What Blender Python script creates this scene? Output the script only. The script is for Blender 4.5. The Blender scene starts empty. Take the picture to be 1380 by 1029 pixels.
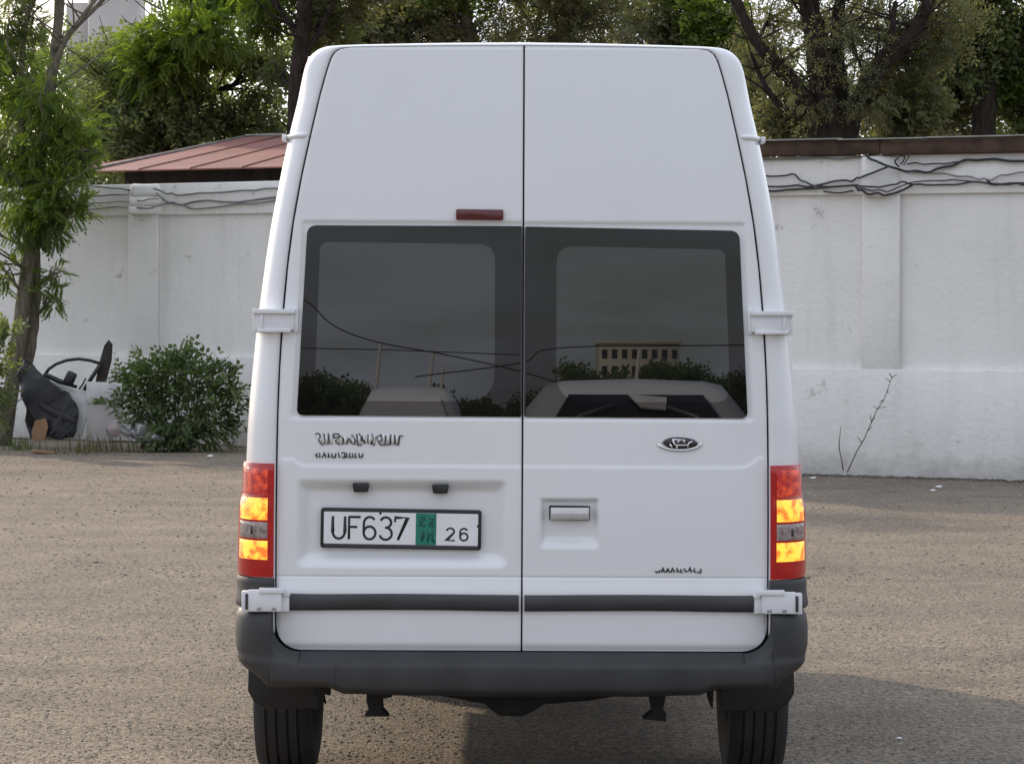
import bpy, bmesh, math, random
import numpy as np
from mathutils import Vector, Matrix

R = math.radians
random.seed(7)
rng = np.random.default_rng(7)
scene = bpy.context.scene
COL = scene.collection

# ------------------------------------------------------------------ camera, sky, sun, exposure
FPX, CAMX, CAMD, CAMH, CX, HY = 3519.0, -0.038, 9.0, 1.715, 690.0, 425.0
VAN_Z = 0.091          # the van's own zero sits this far above the ground
cam_d = bpy.data.cameras.new('camera')
cam = bpy.data.objects.new('camera', cam_d)
COL.objects.link(cam)
cam.matrix_world = Matrix.Translation((CAMX, -CAMD, CAMH)) @ Matrix.Rotation(R(90), 4, 'X') @ Matrix.Rotation(R(0.25), 4, 'Z')
cam_d.sensor_width = 36.0
cam_d.lens = FPX / 1380 * 36.0
cam_d.shift_y = -(514.5 - HY) / 1380
cam_d.clip_end = 3000
cam_d.clip_start = 0.05
scene.camera = cam

SUN_TO = Vector((-1.4, 1.9, 1.0)).normalized()
sun_el = math.asin(SUN_TO.z)
sun_rot = math.atan2(SUN_TO.x, SUN_TO.y)

world = bpy.data.worlds.new('World')
scene.world = world
world.use_nodes = True
wn, wl = world.node_tree.nodes, world.node_tree.links
wn.clear()
w_out = wn.new('ShaderNodeOutputWorld')
w_bg = wn.new('ShaderNodeBackground')
w_sky = wn.new('ShaderNodeTexSky')
w_sky.sky_type = 'NISHITA'
w_sky.sun_disc = False
w_sky.sun_elevation = sun_el
w_sky.sun_rotation = sun_rot
w_sky.air_density = 1.0
w_sky.dust_density = 2.0
w_sky.ozone_density = 1.0
w_tc = wn.new('ShaderNodeTexCoord')
w_map = wn.new('ShaderNodeMapping')
w_map.inputs['Scale'].default_value = (1.0, 1.0, 4.5)
w_nz = wn.new('ShaderNodeTexNoise')
w_nz.inputs['Scale'].default_value = 7.0
w_nz.inputs['Detail'].default_value = 9
w_nz.inputs['Roughness'].default_value = 0.55
w_rmp = wn.new('ShaderNodeValToRGB')
w_rmp.color_ramp.elements[0].position = 0.34
w_rmp.color_ramp.elements[1].position = 0.62
w_rmp.color_ramp.elements[0].color = (0.22, 0.22, 0.22, 1)
w_rmp.color_ramp.elements[1].color = (0.95, 0.95, 0.95, 1)
w_mix = wn.new('ShaderNodeMixRGB')
w_mix.inputs['Color2'].default_value = (7.8, 8.1, 8.9, 1)
w_bg.inputs['Strength'].default_value = 0.14
wl.new(w_tc.outputs['Generated'], w_map.inputs['Vector'])
wl.new(w_map.outputs['Vector'], w_nz.inputs['Vector'])
wl.new(w_nz.outputs['Fac'], w_rmp.inputs['Fac'])
w_dot = wn.new('ShaderNodeVectorMath'); w_dot.operation = 'DOT_PRODUCT'
w_dot.inputs[1].default_value = tuple(SUN_TO)
w_mr = wn.new('ShaderNodeMapRange')
w_mr.inputs['From Min'].default_value = -1.0
w_mr.inputs['From Max'].default_value = 1.0
w_mr.inputs['To Min'].default_value = 0.66
w_mr.inputs['To Max'].default_value = 1.45
w_cl = wn.new('ShaderNodeVectorMath'); w_cl.operation = 'SCALE'
w_cl.inputs[0].default_value = (7.6, 7.95, 8.95)
wl.new(w_tc.outputs['Generated'], w_dot.inputs[0])
wl.new(w_dot.outputs['Value'], w_mr.inputs['Value'])
wl.new(w_mr.outputs[0], w_cl.inputs['Scale'])
wl.new(w_cl.outputs[0], w_mix.inputs['Color2'])
wl.new(w_rmp.outputs['Color'], w_mix.inputs['Fac'])
wl.new(w_sky.outputs['Color'], w_mix.inputs['Color1'])
wl.new(w_mix.outputs['Color'], w_bg.inputs['Color'])
wl.new(w_bg.outputs['Background'], w_out.inputs['Surface'])

sun_d = bpy.data.lights.new('sun', 'SUN')
sun_d.energy = 3.3
sun_d.angle = R(1.2)
sun_d.color = (1.0, 0.82, 0.61)
sun = bpy.data.objects.new('sun', sun_d)
COL.objects.link(sun)
sun.rotation_euler = SUN_TO.to_track_quat('Z', 'Y').to_euler()
sun.location = (-20, 30, 30)

scene.view_settings.view_transform = 'Standard'
scene.view_settings.look = 'None'
scene.view_settings.gamma = 1.0
scene.view_settings.exposure = 0.25
scene.view_settings.use_curve_mapping = False
scene.render.engine = 'CYCLES'
scene.cycles.use_denoising = True
scene.cycles.max_bounces = 8
scene.cycles.transparent_max_bounces = 8
scene.cycles.caustics_reflective = False
scene.cycles.caustics_refractive = False

# ------------------------------------------------------------------ helpers
def px(p):            # photo column -> X on the van's rear plane
    return (p - 705.0) / 391.0
def pz(p):            # photo row -> Z on the van's rear plane
    return (1060.0 - p) / 391.0
def W(p, q, depth):   # a place seen at photo column p, row q, at a distance along the view
    return Vector(((p - CX) / FPX * depth + CAMX, depth - CAMD, CAMH - (q - HY) / FPX * depth))

def tag(o, label=None, cat=None, group=None, kind=None):
    if label: o['label'] = label
    if cat: o['category'] = cat
    if group: o['group'] = group
    if kind: o['kind'] = kind
    return o

def thing(name, label, cat, loc=(0, 0, 0), group=None):
    o = bpy.data.objects.new(name, None)
    o.empty_display_size = 0.2
    COL.objects.link(o)
    o.location = loc
    return tag(o, label, cat, group)

def obj(name, me, mat=None, parent=None):
    o = bpy.data.objects.new(name, me)
    COL.objects.link(o)
    if mat is not None and len(me.materials) == 0:
        me.materials.append(mat)
    if parent is not None:
        o.parent = parent
        loc = Vector(parent.location)
        pp = parent.parent
        while pp is not None:
            loc += Vector(pp.location)
            pp = pp.parent
        o.location = -loc          # geometry is written in world coordinates
    return o

def mesh(name, verts, faces, smooth=False):
    me = bpy.data.meshes.new(name)
    me.from_pydata([tuple(v) for v in verts], [], [tuple(f) for f in faces])
    me.update()
    if smooth:
        me.polygons.foreach_set('use_smooth', [True] * len(me.polygons))
    return me

def from_bm(name, bm, smooth=False):
    me = bpy.data.meshes.new(name)
    bmesh.ops.recalc_face_normals(bm, faces=bm.faces)
    bm.to_mesh(me)
    bm.free()
    if smooth:
        me.polygons.foreach_set('use_smooth', [True] * len(me.polygons))
    return me

def fix_normals(me):
    bm = bmesh.new()
    bm.from_mesh(me)
    bmesh.ops.recalc_face_normals(bm, faces=bm.faces)
    bm.to_mesh(me)
    bm.free()
    return me

def autosmooth(o, ang=40):
    me = o.data
    me.polygons.foreach_set('use_smooth', [True] * len(me.polygons))
    try:
        me.set_sharp_from_angle(angle=R(ang))
    except Exception:
        pass
    return o

def grid_mesh(name, P, smooth=True, flip=False, close_u=False):
    n, m = P.shape[:2]
    idx = np.arange(n * m).reshape(n, m)
    a, b, c, d = idx[:-1, :-1], idx[:-1, 1:], idx[1:, 1:], idx[1:, :-1]
    F = np.stack([a, b, c, d], -1).reshape(-1, 4)
    if close_u:
        F2 = np.stack([idx[-1, :-1], idx[-1, 1:], idx[0, 1:], idx[0, :-1]], -1).reshape(-1, 4)
        F = np.concatenate([F, F2])
    if flip:
        F = F[:, ::-1]
    return fast_mesh(name, P.reshape(-1, 3), F, smooth)

def fast_mesh(name, V, F, smooth=False):
    V = np.ascontiguousarray(V, dtype=np.float32)
    F = np.ascontiguousarray(F, dtype=np.int32)
    me = bpy.data.meshes.new(name)
    me.vertices.add(len(V))
    me.vertices.foreach_set('co', V.ravel())
    k = F.shape[1]
    me.loops.add(F.size)
    me.loops.foreach_set('vertex_index', F.ravel())
    me.polygons.add(len(F))
    me.polygons.foreach_set('loop_start', np.arange(0, F.size, k, dtype=np.int32))
    if smooth:
        me.polygons.foreach_set('use_smooth', np.ones(len(F), dtype=bool))
    me.update(calc_edges=True)
    return me

def box_bm(bm, c, s, rot=None):
    M = Matrix.Translation(c)
    if rot is not None:
        M = M @ rot.to_4x4()
    M = M @ Matrix.Diagonal((s[0], s[1], s[2], 1))
    bmesh.ops.create_cube(bm, size=1.0, matrix=M)

def bevel_box(name, c, s, mat, parent=None, r=0.004, seg=2, rot=None, smooth=True):
    bm = bmesh.new()
    bmesh.ops.create_cube(bm, size=1.0, matrix=Matrix.Diagonal((s[0], s[1], s[2], 1)))
    if r > 0:
        bmesh.ops.bevel(bm, geom=list(bm.edges), offset=r, segments=seg, profile=0.5, affect='EDGES')
    M = Matrix.Translation(c)
    if rot is not None:
        M = M @ rot.to_4x4()
    bm.transform(M)
    o = obj(name, from_bm(name, bm), mat, parent)
    if smooth:
        autosmooth(o, 50)
    return o

def prism(name, poly, y0, y1, mat, parent=None, r=0.0, seg=2, yfun=None):
    """poly: list of (x, z), extruded from y0 (near the camera) to y1."""
    bm = bmesh.new()
    vs = [bm.verts.new((x, y0, z)) for x, z in poly]
    f = bm.faces.new(vs)
    ex = bmesh.ops.extrude_face_region(bm, geom=[f])
    nv = [e for e in ex['geom'] if isinstance(e, bmesh.types.BMVert)]
    for v in nv:
        v.co.y = y1
    if r > 0:
        front = [e for e in bm.edges if all(abs(v.co.y - y0) < 1e-6 for v in e.verts)]
        bmesh.ops.bevel(bm, geom=front, offset=r, segments=seg, profile=0.5, affect='EDGES')
    if yfun:
        for v in bm.verts:
            v.co.y += yfun(v.co.x, v.co.z)
    o = obj(name, from_bm(name, bm), mat, parent)
    autosmooth(o, 35)
    return o

def rounded(pts, rad, n=6):
    """round the corners of a polygon (list of (x,z)); rad a number or list."""
    out = []
    k = len(pts)
    for i in range(k):
        p = Vector(pts[i]); a = Vector(pts[i - 1]); b = Vector(pts[(i + 1) % k])
        r = rad[i] if isinstance(rad, (list, tuple)) else rad
        da, db = (a - p), (b - p)
        if r <= 0:
            out.append(tuple(p)); continue
        ang = da.angle(db)
        t = min(r / math.tan(ang / 2), da.length * 0.49, db.length * 0.49)
        s, e = p + da.normalized() * t, p + db.normalized() * t
        for j in range(n + 1):
            u = j / n
            out.append(tuple(s * (1 - u) ** 2 + p * 2 * u * (1 - u) + e * u * u))
    return out

def tube_arrays(pts, radii, sides=6, flat=None):
    """sweep along pts; returns verts, quads (open ends capped by collapsing)."""
    pts = [Vector(p) for p in pts]
    n = len(pts)
    if not hasattr(radii, '__len__'):
        radii = [radii] * n
    V = []
    prev = None
    for i in range(n):
        t = (pts[min(i + 1, n - 1)] - pts[max(i - 1, 0)])
        if t.length < 1e-9: t = Vector((0, 0, 1))
        t.normalize()
        if flat is not None:
            nrm = Vector(flat[0])
            side = t.cross(nrm).normalized()
            ry = flat[1]
        else:
            if prev is None:
                ref = Vector((0, 0, 1)) if abs(t.z) < 0.9 else Vector((1, 0, 0))
                nrm = (ref - t * ref.dot(t)).normalized()
            else:
                nrm = (prev - t * prev.dot(t)).normalized()
            prev = nrm
            side = t.cross(nrm).normalized()
            ry = None
        mit = 1.0
        if 0 < i < n - 1:
            d1 = (pts[i] - pts[i - 1]).normalized(); d2 = (pts[i + 1] - pts[i]).normalized()
            cs = max(0.35, math.sqrt(max(0.0, (1 + d1.dot(d2)) / 2)))
            mit = 1 / cs
        for k in range(sides):
            a = 2 * math.pi * k / sides
            r = radii[i]
            V.append(pts[i] + side * (math.cos(a) * r * mit) + nrm * (math.sin(a) * (ry if ry is not None else r)))
    F = []
    for i in range(n - 1):
        for k in range(sides):
            k2 = (k + 1) % sides
            F.append((i * sides + k, i * sides + k2, (i + 1) * sides + k2, (i + 1) * sides + k))
    caps = [tuple(range(sides))[::-1], tuple((n - 1) * sides + k for k in range(sides))]
    return V, F, caps

def tubes(name, paths, mat, parent=None, sides=6, flat=None, smooth=True):
    V, F = [], []
    for pts, rad in paths:
        v, f, c = tube_arrays(pts, rad, sides, flat)
        o = len(V)
        V += v
        F += [tuple(i + o for i in q) for q in f] + [tuple(i + o for i in q) for q in c]
    me = mesh(name, V, F, smooth)
    return obj(name, me, mat, parent)

def lathe(name, prof, axis_c, mat, parent=None, seg=48, axis='X'):
    """prof: list of (along, radius)"""
    P = np.zeros((len(prof), seg + 1, 3))
    for i, (a, r) in enumerate(prof):
        for k in range(seg + 1):
            t = 2 * math.pi * k / seg
            if axis == 'X':
                P[i, k] = (axis_c[0] + a, axis_c[1] + r * math.cos(t), axis_c[2] + r * math.sin(t))
            else:
                P[i, k] = (axis_c[0] + r * math.cos(t), axis_c[1] + a, axis_c[2] + r * math.sin(t))
    me = grid_mesh(name, P)
    bm = bmesh.new(); bm.from_mesh(me)
    bmesh.ops.remove_doubles(bm, verts=bm.verts, dist=1e-5)
    bmesh.ops.recalc_face_normals(bm, faces=bm.faces)
    bm.to_mesh(me); bm.free()
    o = obj(name, me, mat, parent)
    autosmooth(o, 35)
    return o

def catmull(pts, n):
    P = np.array(pts, float)
    P = np.vstack([2 * P[0] - P[1], P, 2 * P[-1] - P[-2]])
    k = len(P) - 3
    out = []
    for t in np.linspace(0, k, n):
        i = min(int(t), k - 1); u = t - i
        p0, p1, p2, p3 = P[i], P[i + 1], P[i + 2], P[i + 3]
        out.append(0.5 * ((2 * p1) + (-p0 + p2) * u + (2 * p0 - 5 * p1 + 4 * p2 - p3) * u * u + (-p0 + 3 * p1 - 3 * p2 + p3) * u ** 3))
    return np.array(out)

def sstep(a, b, x):
    t = np.clip((x - a) / (b - a), 0, 1)
    return t * t * (3 - 2 * t)

# ------------------------------------------------------------------ materials
def new_mat(name):
    m = bpy.data.materials.new(name)
    m.use_nodes = True
    nt = m.node_tree
    b = nt.nodes['Principled BSDF']
    return m, nt, b

def setp(b, **kw):
    names = {'rough': 'Roughness', 'metal': 'Metallic', 'ior': 'IOR', 'coat': 'Coat Weight', 'coatr': 'Coat Roughness',
             'spec': 'Specular IOR Level', 'trans': 'Transmission Weight', 'emis': 'Emission Strength'}
    for k, v in kw.items():
        b.inputs[names[k]].default_value = v

def rgb(c):
    return (c[0], c[1], c[2], 1.0)

def simple(name, c, rough=0.5, var=0.12, scale=6.0, bump=0.0, bscale=60.0, **kw):
    """plain material with a little uneven colour, gloss and relief"""
    m, nt, b = new_mat(name)
    N, L = nt.nodes, nt.links
    tc = N.new('ShaderNodeTexCoord')
    nz = N.new('ShaderNodeTexNoise')
    nz.inputs['Scale'].default_value = scale
    nz.inputs['Detail'].default_value = 5
    L.new(tc.outputs['Object'], nz.inputs['Vector'])
    rp = N.new('ShaderNodeValToRGB')
    rp.color_ramp.elements[0].position = 0.3
    rp.color_ramp.elements[1].position = 0.7
    rp.color_ramp.elements[0].color = rgb([x * (1 - var) for x in c])
    rp.color_ramp.elements[1].color = rgb([min(1, x * (1 + var)) for x in c])
    L.new(nz.outputs['Fac'], rp.inputs['Fac'])
    L.new(rp.outputs['Color'], b.inputs['Base Color'])
    setp(b, rough=rough, **kw)
    if bump > 0:
        n2 = N.new('ShaderNodeTexNoise')
        n2.inputs['Scale'].default_value = bscale
        n2.inputs['Detail'].default_value = 4
        L.new(tc.outputs['Object'], n2.inputs['Vector'])
        bp = N.new('ShaderNodeBump')
        bp.inputs['Strength'].default_value = bump
        bp.inputs['Distance'].default_value = 0.01
        L.new(n2.outputs['Fac'], bp.inputs['Height'])
        L.new(bp.outputs['Normal'], b.inputs['Normal'])
    return m

def ground_mat():
    m, nt, b = new_mat('coarse_asphalt')
    N, L = nt.nodes, nt.links
    tc = N.new('ShaderNodeTexCoord')
    def noise(s, d=4, r=0.55):
        n = N.new('ShaderNodeTexNoise'); n.inputs['Scale'].default_value = s; n.inputs['Detail'].default_value = d
        n.inputs['Roughness'].default_value = r
        L.new(tc.outputs['Object'], n.inputs['Vector']); return n
    def ramp(src, a, c0, bb, c1):
        r = N.new('ShaderNodeValToRGB')
        r.color_ramp.elements[0].position = a; r.color_ramp.elements[1].position = bb
        r.color_ramp.elements[0].color = rgb(c0); r.color_ramp.elements[1].color = rgb(c1)
        L.new(src, r.inputs['Fac']); return r
    def mix(mode, fac, a, c):
        x = N.new('ShaderNodeMixRGB'); x.blend_type = mode
        if isinstance(fac, float): x.inputs['Fac'].default_value = fac
        else: L.new(fac, x.inputs['Fac'])
        for s, i in ((a, 'Color1'), (c, 'Color2')):
            if isinstance(s, tuple): x.inputs[i].default_value = rgb(s)
            else: L.new(s, x.inputs[i])
        return x.outputs['Color']
    big = noise(0.22, 3)
    mid = noise(1.6, 5, 0.6)
    fine = noise(55, 4, 0.7)
    base = ramp(big.outputs['Fac'], 0.35, (0.225, 0.196, 0.158), 0.65, (0.285, 0.247, 0.197))
    c = mix('MULTIPLY', 0.75, base.outputs['Color'], ramp(mid.outputs['Fac'], 0.3, (0.72, 0.72, 0.73), 0.7, (1.15, 1.13, 1.1)).outputs['Color'])
    # wheel-worn streaks running across the yard
    mp = N.new('ShaderNodeMapping'); mp.inputs['Scale'].default_value = (0.12, 1.3, 1.0); mp.inputs['Rotation'].default_value = (0, 0, R(6))
    L.new(tc.outputs['Object'], mp.inputs['Vector'])
    st = N.new('ShaderNodeTexNoise'); st.inputs['Scale'].default_value = 1.0; st.inputs['Detail'].default_value = 5
    L.new(mp.outputs['Vector'], st.inputs['Vector'])
    c = mix('MULTIPLY', 0.55, c, ramp(st.outputs['Fac'], 0.33, (0.80, 0.80, 0.82), 0.6, (1.06, 1.05, 1.03)).outputs['Color'])
    v1 = N.new('ShaderNodeTexVoronoi'); v1.inputs['Scale'].default_value = 62; v1.inputs['Randomness'].default_value = 1.0
    L.new(tc.outputs['Object'], v1.inputs['Vector'])
    sepc = N.new('ShaderNodeSeparateColor'); L.new(v1.outputs['Color'], sepc.inputs['Color'])
    c = mix('MULTIPLY', 0.95, c, ramp(sepc.outputs['Red'], 0.0, (0.62, 0.62, 0.64), 1.0, (1.42, 1.38, 1.32)).outputs['Color'])
    v2 = N.new('ShaderNodeTexVoronoi'); v2.feature = 'DISTANCE_TO_EDGE'; v2.inputs['Scale'].default_value = 62
    L.new(tc.outputs['Object'], v2.inputs['Vector'])
    pit = noise(38, 3, 0.6)
    c = mix('MULTIPLY', 0.8, c, ramp(pit.outputs['Fac'], 0.37, (0.36, 0.33, 0.31), 0.47, (1.06, 1.06, 1.06)).outputs['Color'])
    L.new(c, b.inputs['Base Color'])
    setp(b, rough=0.9, spec=0.25)
    h1 = ramp(v2.outputs['Distance'], 0.0, (0, 0, 0), 0.25, (1, 1, 1))
    a1 = N.new('ShaderNodeMath'); a1.operation = 'MULTIPLY_ADD'; a1.inputs[1].default_value = 0.5
    L.new(h1.outputs['Color'], a1.inputs[0]); L.new(fine.outputs['Fac'], a1.inputs[2])
    a2 = N.new('ShaderNodeMath'); a2.operation = 'MULTIPLY_ADD'; a2.inputs[1].default_value = 1.3
    L.new(pit.outputs['Fac'], a2.inputs[0]); L.new(a1.outputs[0], a2.inputs[2])
    bp = N.new('ShaderNodeBump'); bp.inputs['Strength'].default_value = 0.85; bp.inputs['Distance'].default_value = 0.014
    L.new(a2.outputs[0], bp.inputs['Height']); L.new(bp.outputs['Normal'], b.inputs['Normal'])
    return m

def plaster_mat():
    m, nt, b = new_mat('white_plaster')
    N, L = nt.nodes, nt.links
    tc = N.new('ShaderNodeTexCoord')
    geo = N.new('ShaderNodeNewGeometry')
    def noise(s, d=5, r=0.6, vec=None):
        n = N.new('ShaderNodeTexNoise'); n.inputs['Scale'].default_value = s; n.inputs['Detail'].default_value = d
        n.inputs['Roughness'].default_value = r
        L.new(vec if vec else geo.outputs['Position'], n.inputs['Vector']); return n
    def ramp(src, a, c0, bb, c1):
        r = N.new('ShaderNodeValToRGB')
        r.color_ramp.elements[0].position = a; r.color_ramp.elements[1].position = bb
        r.color_ramp.elements[0].color = rgb(c0); r.color_ramp.elements[1].color = rgb(c1)
        L.new(src, r.inputs['Fac']); return r
    def mul(fac, a, c):
        x = N.new('ShaderNodeMixRGB'); x.blend_type = 'MULTIPLY'
        if isinstance(fac, float): x.inputs['Fac'].default_value = fac
        else: L.new(fac, x.inputs['Fac'])
        L.new(a, x.inputs['Color1']); L.new(c, x.inputs['Color2']); return x.outputs['Color']
    n1 = noise(0.9)
    c = ramp(n1.outputs['Fac'], 0.3, (0.745, 0.732, 0.70), 0.7, (0.82, 0.805, 0.77)).outputs['Color']
    mp = N.new('ShaderNodeMapping'); mp.inputs['Scale'].default_value = (5, 5, 0.35)
    L.new(geo.outputs['Position'], mp.inputs['Vector'])
    n2 = noise(1.0, 5, 0.6, mp.outputs['Vector'])
    c = mul(0.16, c, ramp(n2.outputs['Fac'], 0.32, (0.62, 0.61, 0.60), 0.5, (1, 1, 1)).outputs['Color'])
    n3 = noise(3.3, 8, 0.7)
    c = mul(0.6, c, ramp(n3.outputs['Fac'], 0.31, (0.40, 0.38, 0.36), 0.37, (1, 1, 1)).outputs['Color'])
    # mud splashed up from the ground
    sep = N.new('ShaderNodeSeparateXYZ'); L.new(geo.outputs['Position'], sep.inputs[0])
    n4 = noise(2.5, 6, 0.7)
    ma = N.new('ShaderNodeMath'); ma.operation = 'MULTIPLY_ADD'; ma.inputs[1].default_value = -0.9
    L.new(n4.outputs['Fac'], ma.inputs[0]); L.new(sep.outputs['Z'], ma.inputs[2])
    mr = N.new('ShaderNodeMapRange'); mr.inputs['From Min'].default_value = -0.62; mr.inputs['From Max'].default_value = 0.05
    L.new(ma.outputs[0], mr.inputs['Value'])
    c = mul(0.75, c, ramp(mr.outputs[0], 0.0, (0.40, 0.37, 0.34), 0.75, (1, 1, 1)).outputs['Color'])
    L.new(c, b.inputs['Base Color'])
    setp(b, rough=0.85, spec=0.2)
    n5 = noise(14, 6, 0.6)
    bp = N.new('ShaderNodeBump'); bp.inputs['Strength'].default_value = 0.35; bp.inputs['Distance'].default_value = 0.03
    L.new(n5.outputs['Fac'], bp.inputs['Height']); L.new(bp.outputs['Normal'], b.inputs['Normal'])
    return m

def paint_mat():
    m, nt, b = new_mat('white_car_paint')
    N, L = nt.nodes, nt.links
    geo = N.new('ShaderNodeNewGeometry')
    n1 = N.new('ShaderNodeTexNoise'); n1.inputs['Scale'].default_value = 2.2; n1.inputs['Detail'].default_value = 6; n1.inputs['Roughness'].default_value = 0.65
    L.new(geo.outputs['Position'], n1.inputs['Vector'])
    r = N.new('ShaderNodeValToRGB')
    r.color_ramp.elements[0].position = 0.32; r.color_ramp.elements[1].position = 0.62
    r.color_ramp.elements[0].color = (0.772, 0.777, 0.785, 1); r.color_ramp.elements[1].color = (0.79, 0.797, 0.81, 1)
    L.new(n1.outputs['Fac'], r.inputs['Fac'])
    # road dust on the lowest panels
    sep = N.new('ShaderNodeSeparateXYZ'); L.new(geo.outputs['Position'], sep.inputs[0])
    n2 = N.new('ShaderNodeTexNoise'); n2.inputs['Scale'].default_value = 9; n2.inputs['Detail'].default_value = 6
    L.new(geo.outputs['Position'], n2.inputs['Vector'])
    ma = N.new('ShaderNodeMath'); ma.operation = 'MULTIPLY_ADD'; ma.inputs[1].default_value = 0.35
    L.new(n2.outputs['Fac'], ma.inputs[0]); L.new(sep.outputs['Z'], ma.inputs[2])
    r2 = N.new('ShaderNodeValToRGB')
    r2.color_ramp.elements[0].position = 0.55; r2.color_ramp.elements[1].position = 1.0
    r2.color_ramp.elements[0].color = (0.80, 0.78, 0.74, 1); r2.color_ramp.elements[1].color = (1, 1, 1, 1)
    L.new(ma.outputs[0], r2.inputs['Fac'])
    mx = N.new('ShaderNodeMixRGB'); mx.blend_type = 'MULTIPLY'; mx.inputs['Fac'].default_value = 0.2
    L.new(r.outputs['Color'], mx.inputs['Color1']); L.new(r2.outputs['Color'], mx.inputs['Color2'])
    L.new(mx.outputs['Color'], b.inputs['Base Color'])
    rr = N.new('ShaderNodeMapRange'); rr.inputs['To Min'].default_value = 0.20; rr.inputs['To Max'].default_value = 0.27
    L.new(n1.outputs['Fac'], rr.inputs['Value']); L.new(rr.outputs[0], b.inputs['Roughness'])
    setp(b, coat=0.35, coatr=0.12)
    return m

def leaf_mat(name, dark, light, transl, tfac=0.45, rough=0.5):
    m = bpy.data.materials.new(name); m.use_nodes = True
    nt = m.node_tree; N, L = nt.nodes, nt.links
    N.clear()
    out = N.new('ShaderNodeOutputMaterial')
    geo = N.new('ShaderNodeNewGeometry')
    r = N.new('ShaderNodeValToRGB')
    r.color_ramp.elements[0].position = 0.0; r.color_ramp.elements[1].position = 1.0
    r.color_ramp.elements[0].color = rgb(dark); r.color_ramp.elements[1].color = rgb(light)
    nz = N.new('ShaderNodeTexNoise'); nz.inputs['Scale'].default_value = 0.9; nz.inputs['Detail'].default_value = 3
    L.new(geo.outputs['Position'], nz.inputs['Vector'])
    mx = N.new('ShaderNodeMath'); mx.operation = 'MULTIPLY_ADD'; mx.inputs[1].default_value = 0.45
    ad = N.new('ShaderNodeMath'); ad.operation = 'MULTIPLY_ADD'; ad.inputs[1].default_value = 2.2; ad.inputs[2].default_value = -0.8
    L.new(nz.outputs['Fac'], ad.inputs[0])
    L.new(geo.outputs['Random Per Island'], mx.inputs[0]); L.new(ad.outputs[0], mx.inputs[2])
    L.new(mx.outputs[0], r.inputs['Fac'])
    pr = N.new('ShaderNodeBsdfPrincipled')
    pr.inputs['Roughness'].default_value = rough
    pr.inputs['Specular IOR Level'].default_value = 0.35
    tr = N.new('ShaderNodeBsdfTranslucent')
    tm = N.new('ShaderNodeMixRGB'); tm.blend_type = 'MULTIPLY'; tm.inputs['Fac'].default_value = 1.0
    tm.inputs['Color2'].default_value = rgb(transl)
    L.new(r.outputs['Color'], pr.inputs['Base Color']); L.new(r.outputs['Color'], tm.inputs['Color1'])
    L.new(tm.outputs['Color'], tr.inputs['Color'])
    ms = N.new('ShaderNodeMixShader'); ms.inputs['Fac'].default_value = tfac
    L.new(pr.outputs[0], ms.inputs[1]); L.new(tr.outputs[0], ms.inputs[2]); L.new(ms.outputs[0], out.inputs['Surface'])
    return m

def bark_mat(name, c):
    m, nt, b = new_mat(name)
    N, L = nt.nodes, nt.links
    geo = N.new('ShaderNodeNewGeometry')
    mp = N.new('ShaderNodeMapping'); mp.inputs['Scale'].default_value = (9, 9, 2.2)
    L.new(geo.outputs['Position'], mp.inputs['Vector'])
    n = N.new('ShaderNodeTexNoise'); n.inputs['Scale'].default_value = 2.0; n.inputs['Detail'].default_value = 7; n.inputs['Roughness'].default_value = 0.65
    L.new(mp.outputs['Vector'], n.inputs['Vector'])
    r = N.new('ShaderNodeValToRGB')
    r.color_ramp.elements[0].position = 0.32; r.color_ramp.elements[1].position = 0.68
    r.color_ramp.elements[0].color = rgb([x * 0.45 for x in c]); r.color_ramp.elements[1].color = rgb([x * 1.35 for x in c])
    L.new(n.outputs['Fac'], r.inputs['Fac']); L.new(r.outputs['Color'], b.inputs['Base Color'])
    bp = N.new('ShaderNodeBump'); bp.inputs['Strength'].default_value = 0.8; bp.inputs['Distance'].default_value = 0.03
    L.new(n.outputs['Fac'], bp.inputs['Height']); L.new(bp.outputs['Normal'], b.inputs['Normal'])
    setp(b, rough=0.9, spec=0.15)
    return m

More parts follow.
